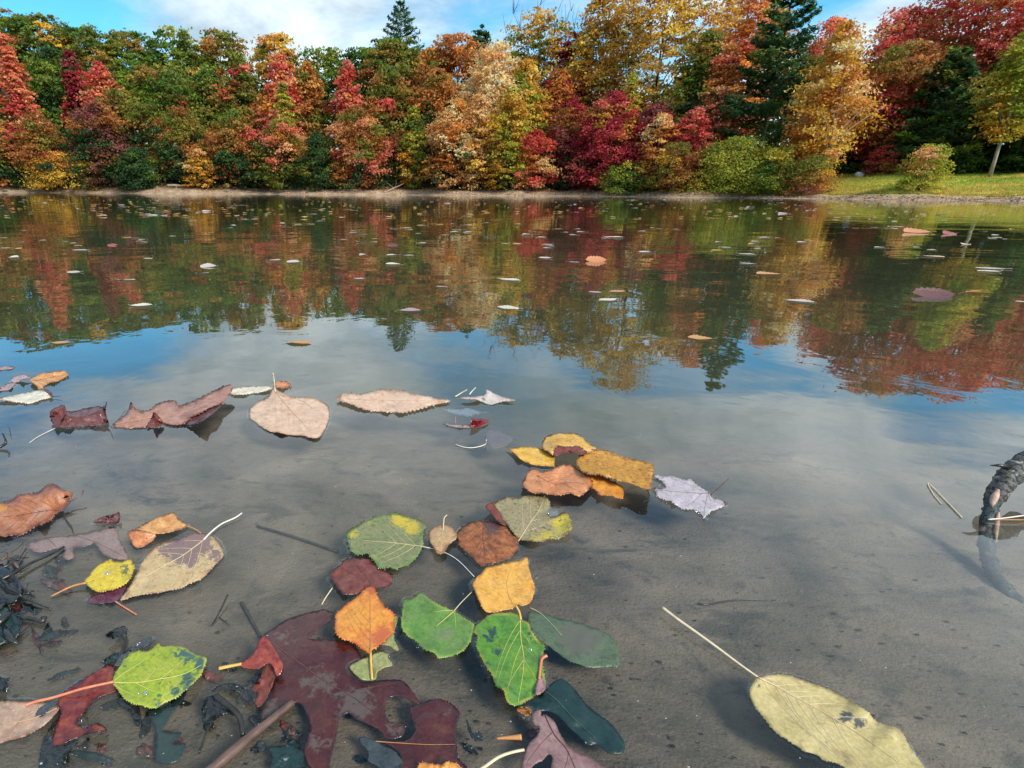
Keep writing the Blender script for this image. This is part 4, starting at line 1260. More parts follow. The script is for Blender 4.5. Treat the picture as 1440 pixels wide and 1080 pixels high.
# --- the raft of leaves out on the water
lf = L('cottonwood_leaf', 'broad blush cream cottonwood leaf floating with its stalk upright', 'r2',
       [(870, 268, 4), (915, 300, 3), (1030, 350), (1180, 352), (1290, 400), (1337, 470), (1322, 570), (1262, 680), (1190, 692), (1110, 674), (1000, 667),
        (920, 647), (850, 640), (760, 597), (700, 550), (665, 520), (675, 440), (740, 385), (815, 355), (848, 300, 3)], 'cream', z=1.5, wave=1.2, dome=1.5)
lf.autoveins('r2', [(880, 300), (960, 400), (1040, 490), (1110, 565), (1185, 650)], 5, 3.0, CREAMVEIN, 0.55)
lf.veins('r2', [(880, 300), (960, 345), (1080, 370), (1200, 440)], [[(880, 300), (845, 400), (800, 500), (770, 570)]], CREAMVEIN, 0.45)
lf.line('petiole', 'r2', [(884, 310, 3.0), (876, 230, up(386, 538, 549)), (864, 150, up(384, 525, 549))], 0.9, 1.1, STALK, own=True)
lf = L('willow_leaf', 'narrow ivory leaf tucked behind the cottonwood stalk', 'r2',
       [(505, 285), (600, 265), (720, 256), (850, 258), (857, 280), (790, 300), (700, 318), (600, 328), (508, 326)], 'ivory', z=1.2, wave=0.5)
lf.veins('r2', [(510, 305), (680, 290), (850, 268)], [], STALK, 0.35)
L('maple_leaf', 'small red orange leaf scrap behind the cottonwood stalk', 'r2', [(880, 225), (950, 215), (1005, 235), (1000, 265), (930, 277), (885, 255)], 'coral', z=1.5, wave=1.5, serr=1.0)
lf = L('oak_leaf', 'long salmon brown oak leaf with curled lobes and raised tip', 'px',
       [(158, 597, 1), (170, 588, 2), (178, 580, 4), (182, 572, up(182, 572, 581)), (184, 565, up(184, 565, 581)), (188, 572, up(188, 572, 581)), (193, 576, 4), (209, 577, 3), (222, 567, 3), (240, 563, 3), (248, 564, 3), (250, 570, 4),
        (266, 566, 5), (290, 555, 9), (305, 547, 12), (321, 541, 16), (327, 544, 16), (325, 552, 13), (318, 560, 11), (310, 568, 8), (296, 573, 7), (282, 580, 8), (268, 588, 5),
        (257, 596, 1.5), (240, 597, 1), (228, 594, 1), (207, 600, 1), (188, 602, 1), (168, 601, 1)], 'salmonoak', z=2, wave=1.0, per=3, serr=0.5)
lf.autoveins('px', [(162, 596), (200, 589), (245, 582), (285, 570), (320, 548)], 6, 2.6, CREAMVEIN, 0.5, ang=0.8)
L('x', 'curl', 'px', [(278, 576, 8), (296, 572, 9), (311, 568, 9), (304, 578, 14), (294, 586, 13), (280, 594, 10), (262, 598, 2), (268, 589, 6)], 'maroon', wave=1.2, parent=lf, part='curled_lobe', serr=0.6)
L('x', 'curl two', 'px', [(206, 600, 1.5), (212, 590, 6), (216, 580, up(216, 580, 596)), (222, 584, up(222, 584, 596)), (228, 592, 8), (229, 597, 2), (218, 600, 2)], 'redbrown', wave=0.8, parent=lf, part='curled_lobe', serr=0.6)
lf.line('petiole', 'px', [(160, 596, 2), (170, 586, 3), (176, 577, 5)], 0.5, 0.4, BLACKTWIG, own=True)
lf = L('oak_leaf', 'dark maroon curled oak leaf with a rolled rust end', 'r1',
       [(430, 530, 6), (428, 470, 14), (470, 438, 18), (540, 415, 20), (560, 468, 12), (640, 465, 10), (740, 440, 12), (820, 430, 14), (880, 430, 16), (903, 385, up(150, 564, 590)), (890, 470, 12), (905, 540, 7), (905, 570, 2),
        (800, 590, 1.5), (640, 605, 1.5), (530, 605, 2), (470, 585, 2)], 'maroon', z=4, wave=1.8, serr=0.6)
L('x', 'rolled', 'r1', [(428, 540, 5), (426, 470, 15), (470, 440, 19), (535, 420, 20), (555, 470, 15), (520, 540, 9), (500, 590, 5), (460, 590, 3)], 'redbrown', wave=1.0, parent=lf, part='rolled_end')
lf.line('petiole', 'r1', [(250, 735, 0.8), (330, 680, 1.0), (470, 610, 2)], 0.5, 0.7, WHITESTALK, own=True)
lf.veins('r1', [(520, 590), (620, 540), (760, 500), (880, 470)], [], DARKVEIN, 0.5)
lf = L('beech_leaf', 'tan orange leaf twisted above the ivory leaf', 'r1', [(258, 192, 6), (350, 152, 6), (500, 130, 5), (556, 134, 4), (576, 165, 3), (540, 190, 2), (480, 215, 2), (400, 235, 2), (340, 288, 1), (310, 255, 6), (256, 218, 6)], 'tanorange', wave=1.0)
lf.veins('r1', [(290, 215), (400, 190), (560, 155)], [], DARKVEIN, 0.35)
L('beech_leaf', 'thin arched pinkish leaf rim beside the tan orange leaf', 'r1', [(85, 212, 2), (120, 176, 5), (200, 160, 8), (256, 186, 6), (195, 203, 4), (130, 226, 2)], 'pinkgrey', wave=0.6)
L('beech_leaf', 'pinkish grey leaf half out of frame under the arched rim', 'r1', [(-60, 275), (0, 262), (100, 230), (132, 236), (80, 285), (0, 296), (-60, 296)], 'pinkgrey', z=1.5)
lf = L('willow_leaf', 'ivory leaf with a brown folded end below the tan orange leaf', 'r1', [(-60, 372), (60, 345), (180, 320), (310, 295, 3), (390, 300, 5), (440, 330, 4), (420, 355, 2), (350, 370), (260, 405), (190, 397), (110, 390), (50, 377)], 'ivory', z=1.5, wave=0.8)
L('x', 'fold', 'r1', [(365, 285, 6), (400, 285, 8), (440, 325, 6), (440, 355, 2), (415, 320, 7)], 'redbrown', wave=0.3, parent=lf, part='folded_end')
lf.line('petiole', 'r1', [(430, 345, 2), (480, 345, 3), (515, 340, 4)], 0.6, 0.5, BLACKTWIG, own=True)
L('willow_leaf', 'pale pink leaf sliver drifting near the tan orange leaf', 'r1', [(-50, 95), (90, 90), (112, 103), (60, 118), (-50, 116)], 'pinkgrey', z=1.0, wave=0.4)
lf = L('chestnut_leaf', 'long blush tan leaf with scalloped edge floating flat', 'r3',
       [(20, 220, 3), (90, 182, 3), (220, 185, 4), (320, 162, 4), (430, 155, 4), (530, 165, 4), (640, 190, 4), (720, 207, 3), (820, 226, 2), (905, 240, 1), (860, 255), (760, 275), (640, 310), (520, 331), (400, 327), (300, 320), (220, 301), (140, 270), (60, 243)], 'cream', z=1.2, wave=0.8, serr=0.8)
lf.autoveins('r3', [(30, 222), (300, 235), (600, 240), (895, 240)], 8, 2.6, CREAMVEIN, 0.5, ang=0.6)
lf = L('maple_leaf', 'small whitish curled leaf beside the long blush leaf', 'r3', [(990, 212, 3), (1070, 208, 2), (1160, 196, 3), (1188, 155, up(684, 548, 558)), (1240, 178, 6), (1310, 210, 4), (1410, 236, 3), (1310, 246, 2), (1230, 271, 1), (1180, 262, 1), (1110, 232), (1010, 226)], 'white', z=2, wave=0.8)
lf.line('petiole', 'r3', [(1310, 225, 4), (1410, 236, 2)], 0.6, 0.4, ORSTALK, own=True)
stick('stalk', 'short tan stalk leaning against the whitish curled leaf', [at_z(640, 558, .001), at_z(648, 553, .004), at_z(657, 548, .010)], [.0011, .0008], STALK)
stick('stalk', 'short white stalk standing beside the whitish curled leaf', [at_z(660, 555, .001), at_z(664, 550, .006), at_z(669, 545, .012)], [.0009, .0009], WHITESTALK)
L('maple_leaf', 'grey waterlogged leaf skin below the whitish curled leaf', 'r3', [(815, 290), (940, 300), (1060, 295), (1130, 320), (1212, 325), (1130, 345), (1030, 362), (900, 332)], 'film', z=-0.8, wave=0.3)
lf = L('willow_leaf', 'small boat shaped leaf with a blood red folded half', 'r3', [(858, 415, 1), (920, 430, 2), (1070, 425, 3), (1075, 445, 1), (980, 452, .6), (900, 438, .6)], 'pinkgrey', wave=0.3)
L('x', 'red half', 'r3', [(1068, 445, 1), (1066, 382, up(662, 589, 600)), (1110, 384, up(670, 589, 598)), (1205, 392, 3), (1150, 432, 2), (1080, 452, .6)], 'bloodred', wave=0.4, parent=lf, part='folded_half')
lf.line('petiole', 'r3', [(945, 420, 1), (945, 395, 5), (943, 365, 10)], 0.5, 0.4, REDSTEM, own=True)
stick('stalk', 'thin white curved stalk floating below the red boat leaf', [at_z(*zp('r3', [q])[0], .0008) for q in [(945, 582), (1000, 600), (1060, 608), (1130, 598), (1178, 578)]] + [at_z(*zp('r3', [(1184, 546)])[0], .008)], [.0006, .0006], WHITESTALK)
L('maple_leaf', 'reddish sunken leaf lying dim on the bed', 'r3', [(1190, 470), (1290, 480), (1390, 530), (1350, 580), (1250, 612), (1190, 565)], 'sunkred', z=-18, wave=0.5)

# --- golden cluster
lf = L('aspen_leaf', 'yellow aspen leaf with dark specks at the back of the golden cluster', 'r4',
       [(375, 245, 6), (378, 190, 3), (420, 137, 2), (500, 118, 2), (620, 115, 2), (690, 135, 2), (750, 185, 4), (800, 222, 5), (830, 242, 4), (770, 275, 8), (690, 240, 11), (590, 232, 12), (500, 226, 12), (475, 250, 11), (462, 297, 9), (420, 267, 8)], 'yellowspot', wave=0.8, serr=0.6)
L('x', 'rolled edge', 'r4', [(468, 245, 11), (500, 224, 12.5), (600, 230, 12.5), (680, 226, 12), (752, 272, 9), (735, 292, 8), (650, 281, 10), (560, 286, 10), (478, 302, 9)], 'redbrown', wave=0.6, parent=lf, part='rolled_edge', serr=0.5)
lf = L('aspen_leaf', 'plain golden leaf on the far side of the coral leaf', 'r4', [(72, 230, 2), (110, 240), (250, 230), (360, 245), (420, 267), (475, 310), (478, 370), (465, 392), (380, 391), (280, 376), (200, 341), (150, 291), (105, 256)], 'yellow', z=2, wave=0.8)
lf.autoveins('r4', [(470, 385), (380, 340), (250, 290), (90, 238)], 4, 2.4, YSTALK, 0.35)
lf.line('petiole', 'r4', [(462, 385, 2), (485, 410, 1)], 0.5, 0.4, YSTALK, own=True)
lf = L('aspen_leaf', 'coral orange leaf with ragged dark underside edge', 'r4',
       [(205, 545, 7), (230, 490, 6), (262, 430, 6), (340, 420, 5), (362, 446, 5), (480, 405, 4), (590, 380, 4), (640, 395, 4), (720, 450, 5), (790, 475, 6), (792, 545, 7), (760, 592, 7), (690, 647, 7), (620, 622, 8), (520, 637, 8), (430, 627, 8), (360, 615, 8), (310, 621, 8), (250, 592, 8)], 'coral', z=6, wave=1.2, serr=0.7,
       ctrl=[(500, 530, 3)])
lf.autoveins('r4', [(330, 470), (420, 520), (500, 545), (620, 530), (760, 540)], 4, 2.4, DARKVEIN, 0.4)
lf = L('birch_leaf', 'long golden ribbed leaf tilted over the orange leaf', 'r4',
       [(662, 352, 8), (700, 302, 5), (790, 256, 4), (860, 250, 3), (960, 275, 3), (1060, 320, 3), (1180, 340, 3), (1290, 368, 4), (1312, 420, 7), (1302, 485, 11), (1290, 572, 15), (1240, 582, 16), (1150, 547, 16), (1050, 522, 15), (960, 492, 14), (860, 462, 13), (770, 457, 12), (700, 422, 10)], 'goldrib', wave=0.8, serr=0.8, rib=((680, 350), (1300, 470), 9, 0.35))
lf.autoveins('r4', [(680, 350), (850, 350), (1050, 410), (1300, 470)], 7, 2.4, ORSTALK, 0.35)
lf = L('birch_leaf', 'small orange leaf wedged under the golden ribbed leaf', 'r4', [(788, 478, 5), (850, 470, 5), (950, 512, 6), (1040, 562, 6), (1062, 612, 5), (1045, 665, 4), (960, 642, 5), (870, 637, 5), (820, 592, 5), (788, 560, 5)], 'orange', wave=0.6, serr=0.8)
stick('stalk', 'thin dark hooked stalk at the end of the golden ribbed leaf', [at_z(*zp('r4', [q])[0], .0015) for q in [(1262, 598), (1280, 635), (1272, 675), (1230, 692)]], [.0006, .0004], BLACKTWIG)
lf = L('maple_leaf', 'lilac grey maple leaf floating beside the golden cluster', 'r7',
       [(232, 290), (330, 300), (400, 298), (480, 327), (545, 323), (610, 380), (700, 440), (735, 482), (810, 500), (828, 540), (770, 577), (720, 592), (682, 625), (660, 652), (630, 602), (570, 580), (480, 572), (440, 552), (390, 510), (330, 492), (270, 466), (248, 430), (250, 404), (335, 400), (332, 370), (300, 330)], 'lilac', z=1.2, wave=0.6, per=3, serr=0.9)
lf.veins('r7', [(715, 440), (600, 440), (450, 430), (260, 415)], [[(700, 445), (560, 380), (400, 320)], [(700, 450), (720, 510), (800, 525)], [(690, 460), (670, 540), (662, 630)], [(640, 445), (560, 520), (480, 560)]], DARKVEIN, 0.3)
lf.line('petiole', 'r7', [(700, 442, 2), (790, 380, 1), (870, 310, 1)], 0.35, 0.3, DARKVEIN, own=True)

# --- middle raft
lf = L('aspen_leaf', 'mottled grey yellow leaf with bright yellow corner and curled rim', 'r6',
       [(430, 166, 5), (480, 150, 4), (560, 110, 3), (640, 120, 2), (720, 104, 2), (830, 98, 2), (905, 130, 2), (925, 200, .8), (890, 250, .8), (960, 285, 1), (1040, 240, 5), (1082, 280, 4), (1102, 365, 3), (1060, 422, 2), (1000, 462, 2), (920, 466, 2), (850, 487, 2), (740, 482, 2), (662, 467, 2), (600, 392, 3), (540, 322, 4), (470, 222, 5)],
       'mottled', z=2, wave=1.2, serr=0.7, patch=[(1040, 330, 130, 1.1), (900, 460, 110, 0.75), (800, 480, 80, 0.6)])
L('x', 'curled rim', 'r6', [(378, 190, 9), (432, 166, 6), (500, 255, 5), (560, 345, 4), (500, 332, 6), (420, 242, 8)], 'redbrown', wave=0.4, parent=lf, part='curled_rim')
lf.autoveins('r6', [(655, 485), (740, 350), (830, 220), (870, 130)], 4, 2.6, PALEVEIN, 0.45)
L('maple_leaf', 'blue grey water film leaf behind the mottled leaf', 'r6', [(850, 170), (980, 205), (985, 262), (900, 300), (860, 250)], 'film', z=-0.6, wave=0.2)
lf = L('birch_leaf', 'ribbed rust brown leaf with dark veins and toothed edge', 'r6',
       [(132, 430), (180, 370), (250, 325), (330, 314), (430, 320), (500, 340), (580, 390), (642, 450), (656, 492), (640, 562), (600, 612), (540, 642), (470, 662), (370, 692), (300, 667), (240, 602), (190, 552), (150, 502)], 'ribbrown', z=2.2, wave=0.6, dome=2.0, serr=0.9, rib=((370, 330), (380, 690), 5, 0.5), patch=[(430, 350, 110, 0.9), (370, 560, 70, .5)])
lf.autoveins('r6', [(370, 325), (355, 430), (365, 540), (380, 670)], 6, 2.4, DARKVEIN, 0.5, ang=0.7)
lf = L('cottonwood_leaf', 'flat amber leaf with a torn base below the ribbed leaf', 'r6',
       [(268, 850), (300, 790), (350, 750), (380, 710), (470, 690), (560, 665), (650, 650), (727, 626), (740, 700), (760, 780), (787, 850), (787, 920), (752, 1002), (692, 1030), (640, 1020), (610, 1050), (520, 1070), (410, 1087), (362, 1060), (310, 960)], 'amber', z=2.6, wave=0.6, serr=0.5)
lf.autoveins('r6', [(620, 1035), (570, 930), (560, 820), (600, 690)], 4, 2.6, YSTALK, 0.3)
lf = L('aspen_leaf', 'round green aspen leaf turning yellow on its far edge', 'r5',
       [(165, 430), (200, 390), (280, 340), (380, 290), (470, 258), (560, 248), (640, 270), (720, 290), (790, 325), (835, 362), (805, 400), (812, 480), (800, 540), (770, 600), (690, 682), (660, 690), (580, 718), (520, 702), (440, 712), (400, 652), (340, 592), (270, 597), (205, 572), (185, 520)], 'greenround', z=1.8, wave=0.9, serr=1.0, patch=[(620, 290, 110, 0.95), (720, 370, 90, 0.95), (220, 420, 70, 0.6), (350, 310, 60, 0.5)])
lf.autoveins('r5', [(805, 530), (700, 518), (560, 500), (300, 480)], 4, 2.6, PALEVEIN, 0.45)
lf.line('petiole', 'r5', [(800, 530, 2), (900, 552, 1.2), (1000, 585, .8), (1080, 630, .8), (1150, 690, .8), (1240, 785, .8)], 0.45, 0.35, WHITESTALK, own=True)
lf = L('birch_leaf', 'small tan diamond leaf with an upright hooked stalk', 'r5', [(862, 410), (900, 372), (980, 344), (1040, 365), (1092, 420), (1086, 462), (1020, 522), (975, 588), (930, 582), (890, 522), (864, 470)], 'smalltan', z=4, wave=0.6, dome=1.0, serr=0.5)
lf.autoveins('r5', [(980, 350), (972, 430), (960, 570)], 4, 2.0, PALEVEIN, 0.35)
lf.line('petiole', 'r5', [(978, 390, 5), (982, 345, 6), (988, 290, 9), (1012, 265, 10)], 0.6, 0.5, STALK, own=True)
lf = L('birch_leaf', 'dark wine red leaf half covered by the orange birch leaf', 'r5', [(22, 760), (100, 700), (160, 640), (260, 630), (350, 640), (400, 680), (460, 720), (520, 760), (548, 810), (510, 882), (430, 884), (330, 884), (260, 922), (150, 937), (90, 872), (50, 822)], 'darkred', z=1.2, wave=0.8, serr=1.0)
lf.autoveins('r5', [(380, 870), (330, 780), (240, 690)], 3, 2.6, DARKVEIN, 0.4)
lf = L('birch_leaf', 'bright orange toothed birch leaf with its stalk pointing down', 'px',
       [(x, y, *h) for (x, y, *h) in zp('s7', [(480, 28), (520, 50), (545, 120), (575, 150), (610, 210), (682, 255), (677, 340), (682, 400), (640, 452), (560, 522), (500, 562), (480, 584), (430, 562), (380, 522), (330, 492), (260, 472), (200, 422), (183, 370), (195, 310), (190, 265), (240, 218), (270, 188), (310, 158), (350, 128), (400, 98), (430, 53)])],
       'birchorange', z=3.2, wave=0.7, serr=1.1, per=3, patch=[(540.0, 895, 22, 0.9), (524, 830, 14, 0.8)])
lf.autoveins('s7', [(487, 578), (486, 420), (484, 250), (482, 60)], 5, 2.4, ORSTALK, 0.45, ang=0.8)
lf.line('petiole', 's7', [(487, 570, 3.4), (490, 680, 2.6), (500, 812, 2.0)], 0.9, 1.0, YSTALK, own=True)
lf = L('aspen_leaf', 'smooth green aspen leaf between the birch leaf and mossy leaf', 's7',
       [(768, 140), (860, 125), (902, 82), (950, 110), (1000, 150), (1080, 190), (1190, 235), (1270, 290), (1352, 340), (1352, 400), (1322, 502), (1262, 573), (1190, 604), (1130, 622), (1060, 628), (1030, 592), (920, 542), (878, 492), (800, 442), (752, 380), (748, 300), (758, 230)], 'green', z=1.2, wave=0.8, serr=0.9, patch=[(1120, 420, 110, 0.55)])
lf.veins('s7', [(1190, 237), (1110, 305), (1040, 365)], [[(1180, 232), (1100, 232), (1010, 243)], [(1192, 245), (1203, 310), (1206, 385)]], GREENVEIN, 0.5)
lf.line('petiole', 's7', [(1190, 235, 1.2), (1250, 165, .8), (1340, 75, .8)], 0.4, 0.3, STALK, own=True)
L('birch_leaf', 'pale green leaf scrap showing below the orange birch leaf', 's7', [(312, 700), (400, 650), (470, 622), (560, 582), (642, 598), (630, 622), (672, 690), (600, 712), (540, 752), (530, 802), (490, 818), (420, 812), (350, 762)], 'palegreen', z=0.8, wave=0.5)
L('birch_leaf', 'pale yellow scrap showing at the side of the orange birch leaf', 's7', [(660, 290, 1), (720, 285, 1), (705, 350, 1), (682, 460, 1), (722, 550, 1.5), (700, 565, 1), (640, 525, 1), (580, 510, 1), (640, 440, 1)], 'palegreen', z=1, wave=0.3)
lf = L('cottonwood_leaf', 'glossy green leaf with a mossy speckled side', 't1',
       [(152, 270), (210, 210), (270, 160), (330, 135), (450, 130), (520, 140), (560, 190), (620, 220), (640, 280), (700, 360), (750, 400), (740, 500), (742, 600), (762, 720), (740, 772), (640, 852), (560, 892), (510, 912), (438, 877), (410, 782), (340, 732), (308, 642), (258, 582), (208, 482), (178, 400), (190, 330)], 'mossy', z=1.4, wave=1.4, serr=0.9,
       patch=[(300, 310, 90, 0.75), (360, 450, 70, 0.7), (270, 560, 50, .6), (650, 300, 110, 0.55), (450, 600, 40, .5)])
lf.autoveins('t1', [(548, 180), (555, 350), (580, 560), (530, 890)], 4, 2.8, GREENVEIN, 0.5, ang=0.65)
lf.line('petiole', 't1', [(555, 185, 2.2), (540, 120, 2.6), (512, 70, 3)], 0.9, 1.0, YSTALK, own=True)
lf.drop('t1', 635, 438, 1.5)
lf = L('aspen_leaf', 'faint grey green leaf lying sunken beside the mossy leaf', 't1',
       [(608, 150), (650, 120), (740, 138), (900, 180), (1100, 230), (1250, 290), (1335, 350), (1372, 430), (1388, 570), (1300, 582), (1150, 592), (1040, 562), (940, 522), (860, 462), (780, 402), (700, 362), (640, 290)], 'sunkgreen', z=-5, wave=0.8, serr=0.6, patch=[(1050, 330, 230, 0.95)])
lf.veins('t1', [(630, 85), (740, 150), (900, 320)], [], STALK, 0.45)
lf = L('cottonwood_leaf', 'large dark teal sunken leaf folded along its middle', 't2',
       [(400, 320), (480, 292), (560, 242), (640, 186), (700, 120), (760, 88), (820, 110), (900, 190), (980, 290), (1080, 380), (1180, 450), (1250, 530), (1312, 640), (1290, 712), (1180, 712), (1080, 642), (1000, 642), (930, 572), (850, 502), (760, 412), (680, 362), (560, 352)], 'teal', z=-4, wave=1.0, ctrl=[(750, 270, -2), (900, 430, -2), (1020, 580, -2)])
lf.veins('t2', [(640, 188), (750, 280), (880, 420), (1070, 590)], [], LM['sunkgreen'], 0.45)
lf = L('oak_leaf', 'mauve pink oak leaf with a rounded notch and pale stalk', 't2',
       [(520, 400), (560, 352), (602, 352), (604, 398), (640, 388), (720, 450), (760, 540), (820, 640), (900, 700), (1000, 740), (1100, 800), (1200, 870), (1240, 980), (700, 980), (688, 850), (702, 760), (670, 718), (620, 772), (560, 802), (500, 862), (450, 870), (440, 820), (470, 720), (500, 640), (570, 562), (592, 490), (545, 472)], 'mauve', z=-1.2, wave=0.7, per=3)
lf.veins('t2', [(640, 400), (720, 560), (820, 680), (900, 860), (930, 970)], [[(840, 700), (820, 800), (780, 900)], [(700, 540), (600, 640), (480, 800)]], DARKVEIN, 0.4)
lf.line('petiole', 't2', [(-120, 980, .8), (110, 842, .8), (240, 752, .8), (350, 710, .8), (462, 686, .6)], 1.0, 0.9, STALK, own=True)
lf = L('maple_leaf', 'pink leaf scrap with a dark red stalk on the mossy leaf', 't1', [(690, 822), (680, 760), (705, 690), (735, 670), (760, 740), (755, 775)], 'mauve', z=3, wave=0.3)
lf.line('petiole', 't1', [(710, 690, 3.4), (720, 580, 3.6), (735, 515, 4.5), (775, 492, 5)], 0.9, 1.2, REDSTEM, own=True)
# --- wine oak leaf and companions
lf = L('oak_leaf', 'large wine red oak leaf lying wet on the silt', 'q6',
       [(440, 300), (490, 260), (580, 200), (700, 165), (790, 148), (845, 185), (780, 232), (720, 290), (700, 312), (860, 320), (960, 360), (1000, 450), (960, 520), (1000, 552), (1120, 545), (1222, 548), (1280, 610), (1322, 684), (1240, 645), (1150, 640), (1125, 700), (1150, 782), (1232, 788), (1225, 860), (1130, 872), (1090, 822), (960, 762), (920, 728), (868, 770), (850, 870), (820, 980), (800, 1070), (740, 1070), (668, 960), (690, 860), (702, 800), (655, 680), (580, 682), (500, 742), (430, 762), (440, 700), (500, 560), (540, 480), (500, 380)],
       'wineoak', z=-1.8, wave=0.8, per=3, patch=[(960, 680, 150, 0.78), (760, 560, 130, 0.66), (680, 560, 60, .6), (1180, 820, 90, .6), (740, 900, 110, .5), (560, 300, 120, .45), (480, 700, 90, .55)])
lf.veins('q6', [(470, 320), (620, 430), (800, 560), (960, 650), (1200, 840)], [[(620, 430), (700, 300), (800, 170)], [(800, 560), (780, 760), (740, 1000)], [(900, 610), (1080, 580), (1220, 560)]], DARKVEIN, 0.45)
L('x', 'red curl', 'q6', [(308, 462, 2), (380, 402, 4), (432, 305, 9), (470, 320, 10), (520, 400, 9), (552, 470, 6), (520, 525, 3), (498, 470, 6), (470, 450, 6), (400, 482, 3)], 'brickred', wave=0.5, parent=lf, part='curled_lobe', ctrl=[(440, 380, 7)])
lf.line('petiole', 'q6', [(192, 480, 1.5), (250, 468, 2), (318, 455, 3)], 1.5, 1.2, YSTALK, own=True)
lf = L('oak_leaf', 'torn dark red leaf with an orange frilled end by the wine oak leaf', 's8',
       [(700, 330), (760, 310), (860, 268), (950, 258), (1050, 300), (1114, 370), (1092, 450), (1082, 540), (1092, 650), (1110, 760), (1180, 840), (1180, 960), (640, 960), (620, 740), (540, 650), (480, 610), (640, 600), (740, 540), (710, 420)], 'wineoak', z=-2.0, wave=1.2, serr=0.7, patch=[(1010, 370, 80, .6)])
lf.veins('s8', [(370, 612), (600, 628), (850, 642), (1080, 640)], [], ORSTALK, 0.4)
L('x', 'frill', 's8', [(770, 830, 3), (800, 795, 4), (880, 800, 5), (960, 815, 4), (1000, 790, 5), (1080, 800, 4), (1130, 850, 3), (1100, 930, 2), (820, 930, 2)], 'orange', wave=1.2, parent=lf, part='frilled_end', serr=1.2)
lf = L('poplar_leaf', 'lime green leaf with blue green decay on its outer edge', 's5',
       [(108, 475), (130, 400), (180, 330), (220, 250), (320, 210), (400, 220), (470, 172), (498, 148), (530, 180), (600, 168), (700, 180), (800, 228), (892, 268), (897, 302), (862, 402), (800, 472), (720, 542), (650, 602), (560, 642), (500, 682), (430, 693), (360, 667), (280, 652), (200, 602), (150, 532)], 'lime', z=4.0, wave=0.9, serr=0.8, dome=1.0,
       patch=[(740, 215, 140, 0.85), (860, 320, 100, 0.95), (760, 470, 110, 0.8), (640, 580, 90, 0.75), (500, 660, 70, 0.7)])
lf.veins('s5', [(108, 475), (220, 480), (350, 475), (500, 450), (700, 410), (860, 330)], [[(115, 470), (220, 390), (330, 320), (430, 260)], [(380, 468), (450, 390), (490, 320)], [(500, 452), (600, 380), (690, 300)], [(112, 485), (190, 540), (300, 590)], [(300, 478), (420, 540), (520, 570)]], GREENVEIN, 0.6)
lf.line('petiole', 's3', [(960, 832, 5), (700, 890, 4), (450, 965, 3), (300, 1000, 2.5), (215, 1030, 2.5)], 1.0, 1.2, REDSTEM, own=True)
lf.drop('s5', 390, 570, 1.9); lf.drop('s5', 322, 566, 0.9); lf.drop('s5', 560, 600, 0.8)
L('oak_leaf', 'crimson soaked oak leaf lying beneath the lime green leaf', 's4',
  [(488, 500), (560, 420), (700, 330), (850, 240), (900, 208), (965, 220), (970, 330), (990, 420), (860, 472), (760, 542), (700, 622), (650, 700), (720, 742), (820, 700), (905, 762), (760, 782), (620, 832), (500, 882), (430, 872), (458, 780), (480, 700), (500, 620)], 'wetred', z=0.8, wave=1.0, per=3)
lf = L('chestnut_leaf', 'plain tan leaf lying under the red stalk of the lime leaf', 's4', [(-80, 508), (0, 515), (200, 515), (330, 525), (490, 560), (482, 600), (400, 692), (300, 762), (200, 812), (80, 842), (-80, 852)], 'tan', z=0.6, wave=0.8)
lf.veins('s4', [(480, 575), (250, 670), (0, 715)], [], CREAMVEIN, 0.4)
L('oak_leaf', 'slate grey curled scrap between tan leaf and crimson leaf', 's4', [(298, 642, 1), (335, 572, 3), (440, 520, 4), (485, 518, 3), (400, 602, 3), (320, 662, 1)], 'slate', z=2, wave=0.3)
L('oak_leaf', 'dark teal lobed leaf sunken in the silt beside the lime leaf', 's5', [(410, 720), (520, 692), (640, 622), (745, 535), (690, 642), (610, 742), (555, 832), (522, 885), (600, 905), (692, 903), (615, 1000), (725, 990), (702, 1060), (640, 1150), (470, 1150), (470, 1040), (480, 900), (450, 822)], 'teal', z=-1.5, wave=0.6, per=3)
lf = L('aspen_leaf', 'small bright yellow leaf holding one big water drop', 's1', [(713, 882), (760, 820), (830, 745), (930, 700), (960, 716), (1020, 720), (1102, 698), (1112, 740), (1137, 746), (1112, 830), (1070, 892), (980, 942), (900, 962), (820, 972), (760, 932)], 'brightyellow', z=4.5, wave=0.5, serr=0.6, patch=[(1050, 790, 90, 0.62)])
lf.autoveins('s1', [(718, 890), (850, 850), (1000, 800), (1120, 745)], 3, 2.2, YSTALK, 0.3)
lf.line('petiole', 's1', [(725, 898, 4.6), (600, 930, 3), (430, 1012, 1.2)], 1.2, 0.7, ORSTALK, own=True)
lf.drop('s1', 910, 818, 3.0)
lf = L('cottonwood_leaf', 'cream leaf with plum coloured blotches and long white stalk', 's2',
       [(296, 862), (370, 752), (430, 642), (460, 562), (520, 482), (600, 410), (700, 360), (800, 348), (880, 308), (960, 298), (1040, 310), (1112, 360), (1154, 430), (1158, 500), (1102, 552), (1040, 622), (980, 682), (880, 722), (800, 762), (700, 782), (600, 802), (480, 812), (400, 832)], 'creamplum', z=1.4, wave=0.8, serr=0.6,
       patch=[(830, 420, 190, 1.1), (960, 380, 160, 1.0), (880, 510, 100, 1.0), (700, 440, 110, 0.85), (1090, 480, 100, 0.75)])
lf.autoveins('s2', [(1005, 350), (900, 430), (800, 500), (600, 610), (420, 735), (310, 850)], 5, 2.8, PALEVEIN, 0.5)
lf.line('petiole', 's2', [(1000, 352, 2), (1060, 290, 2), (1150, 220, 2.5), (1260, 170, 3), (1322, 128, 4)], 1.0, 0.9, WHITESTALK, own=True)
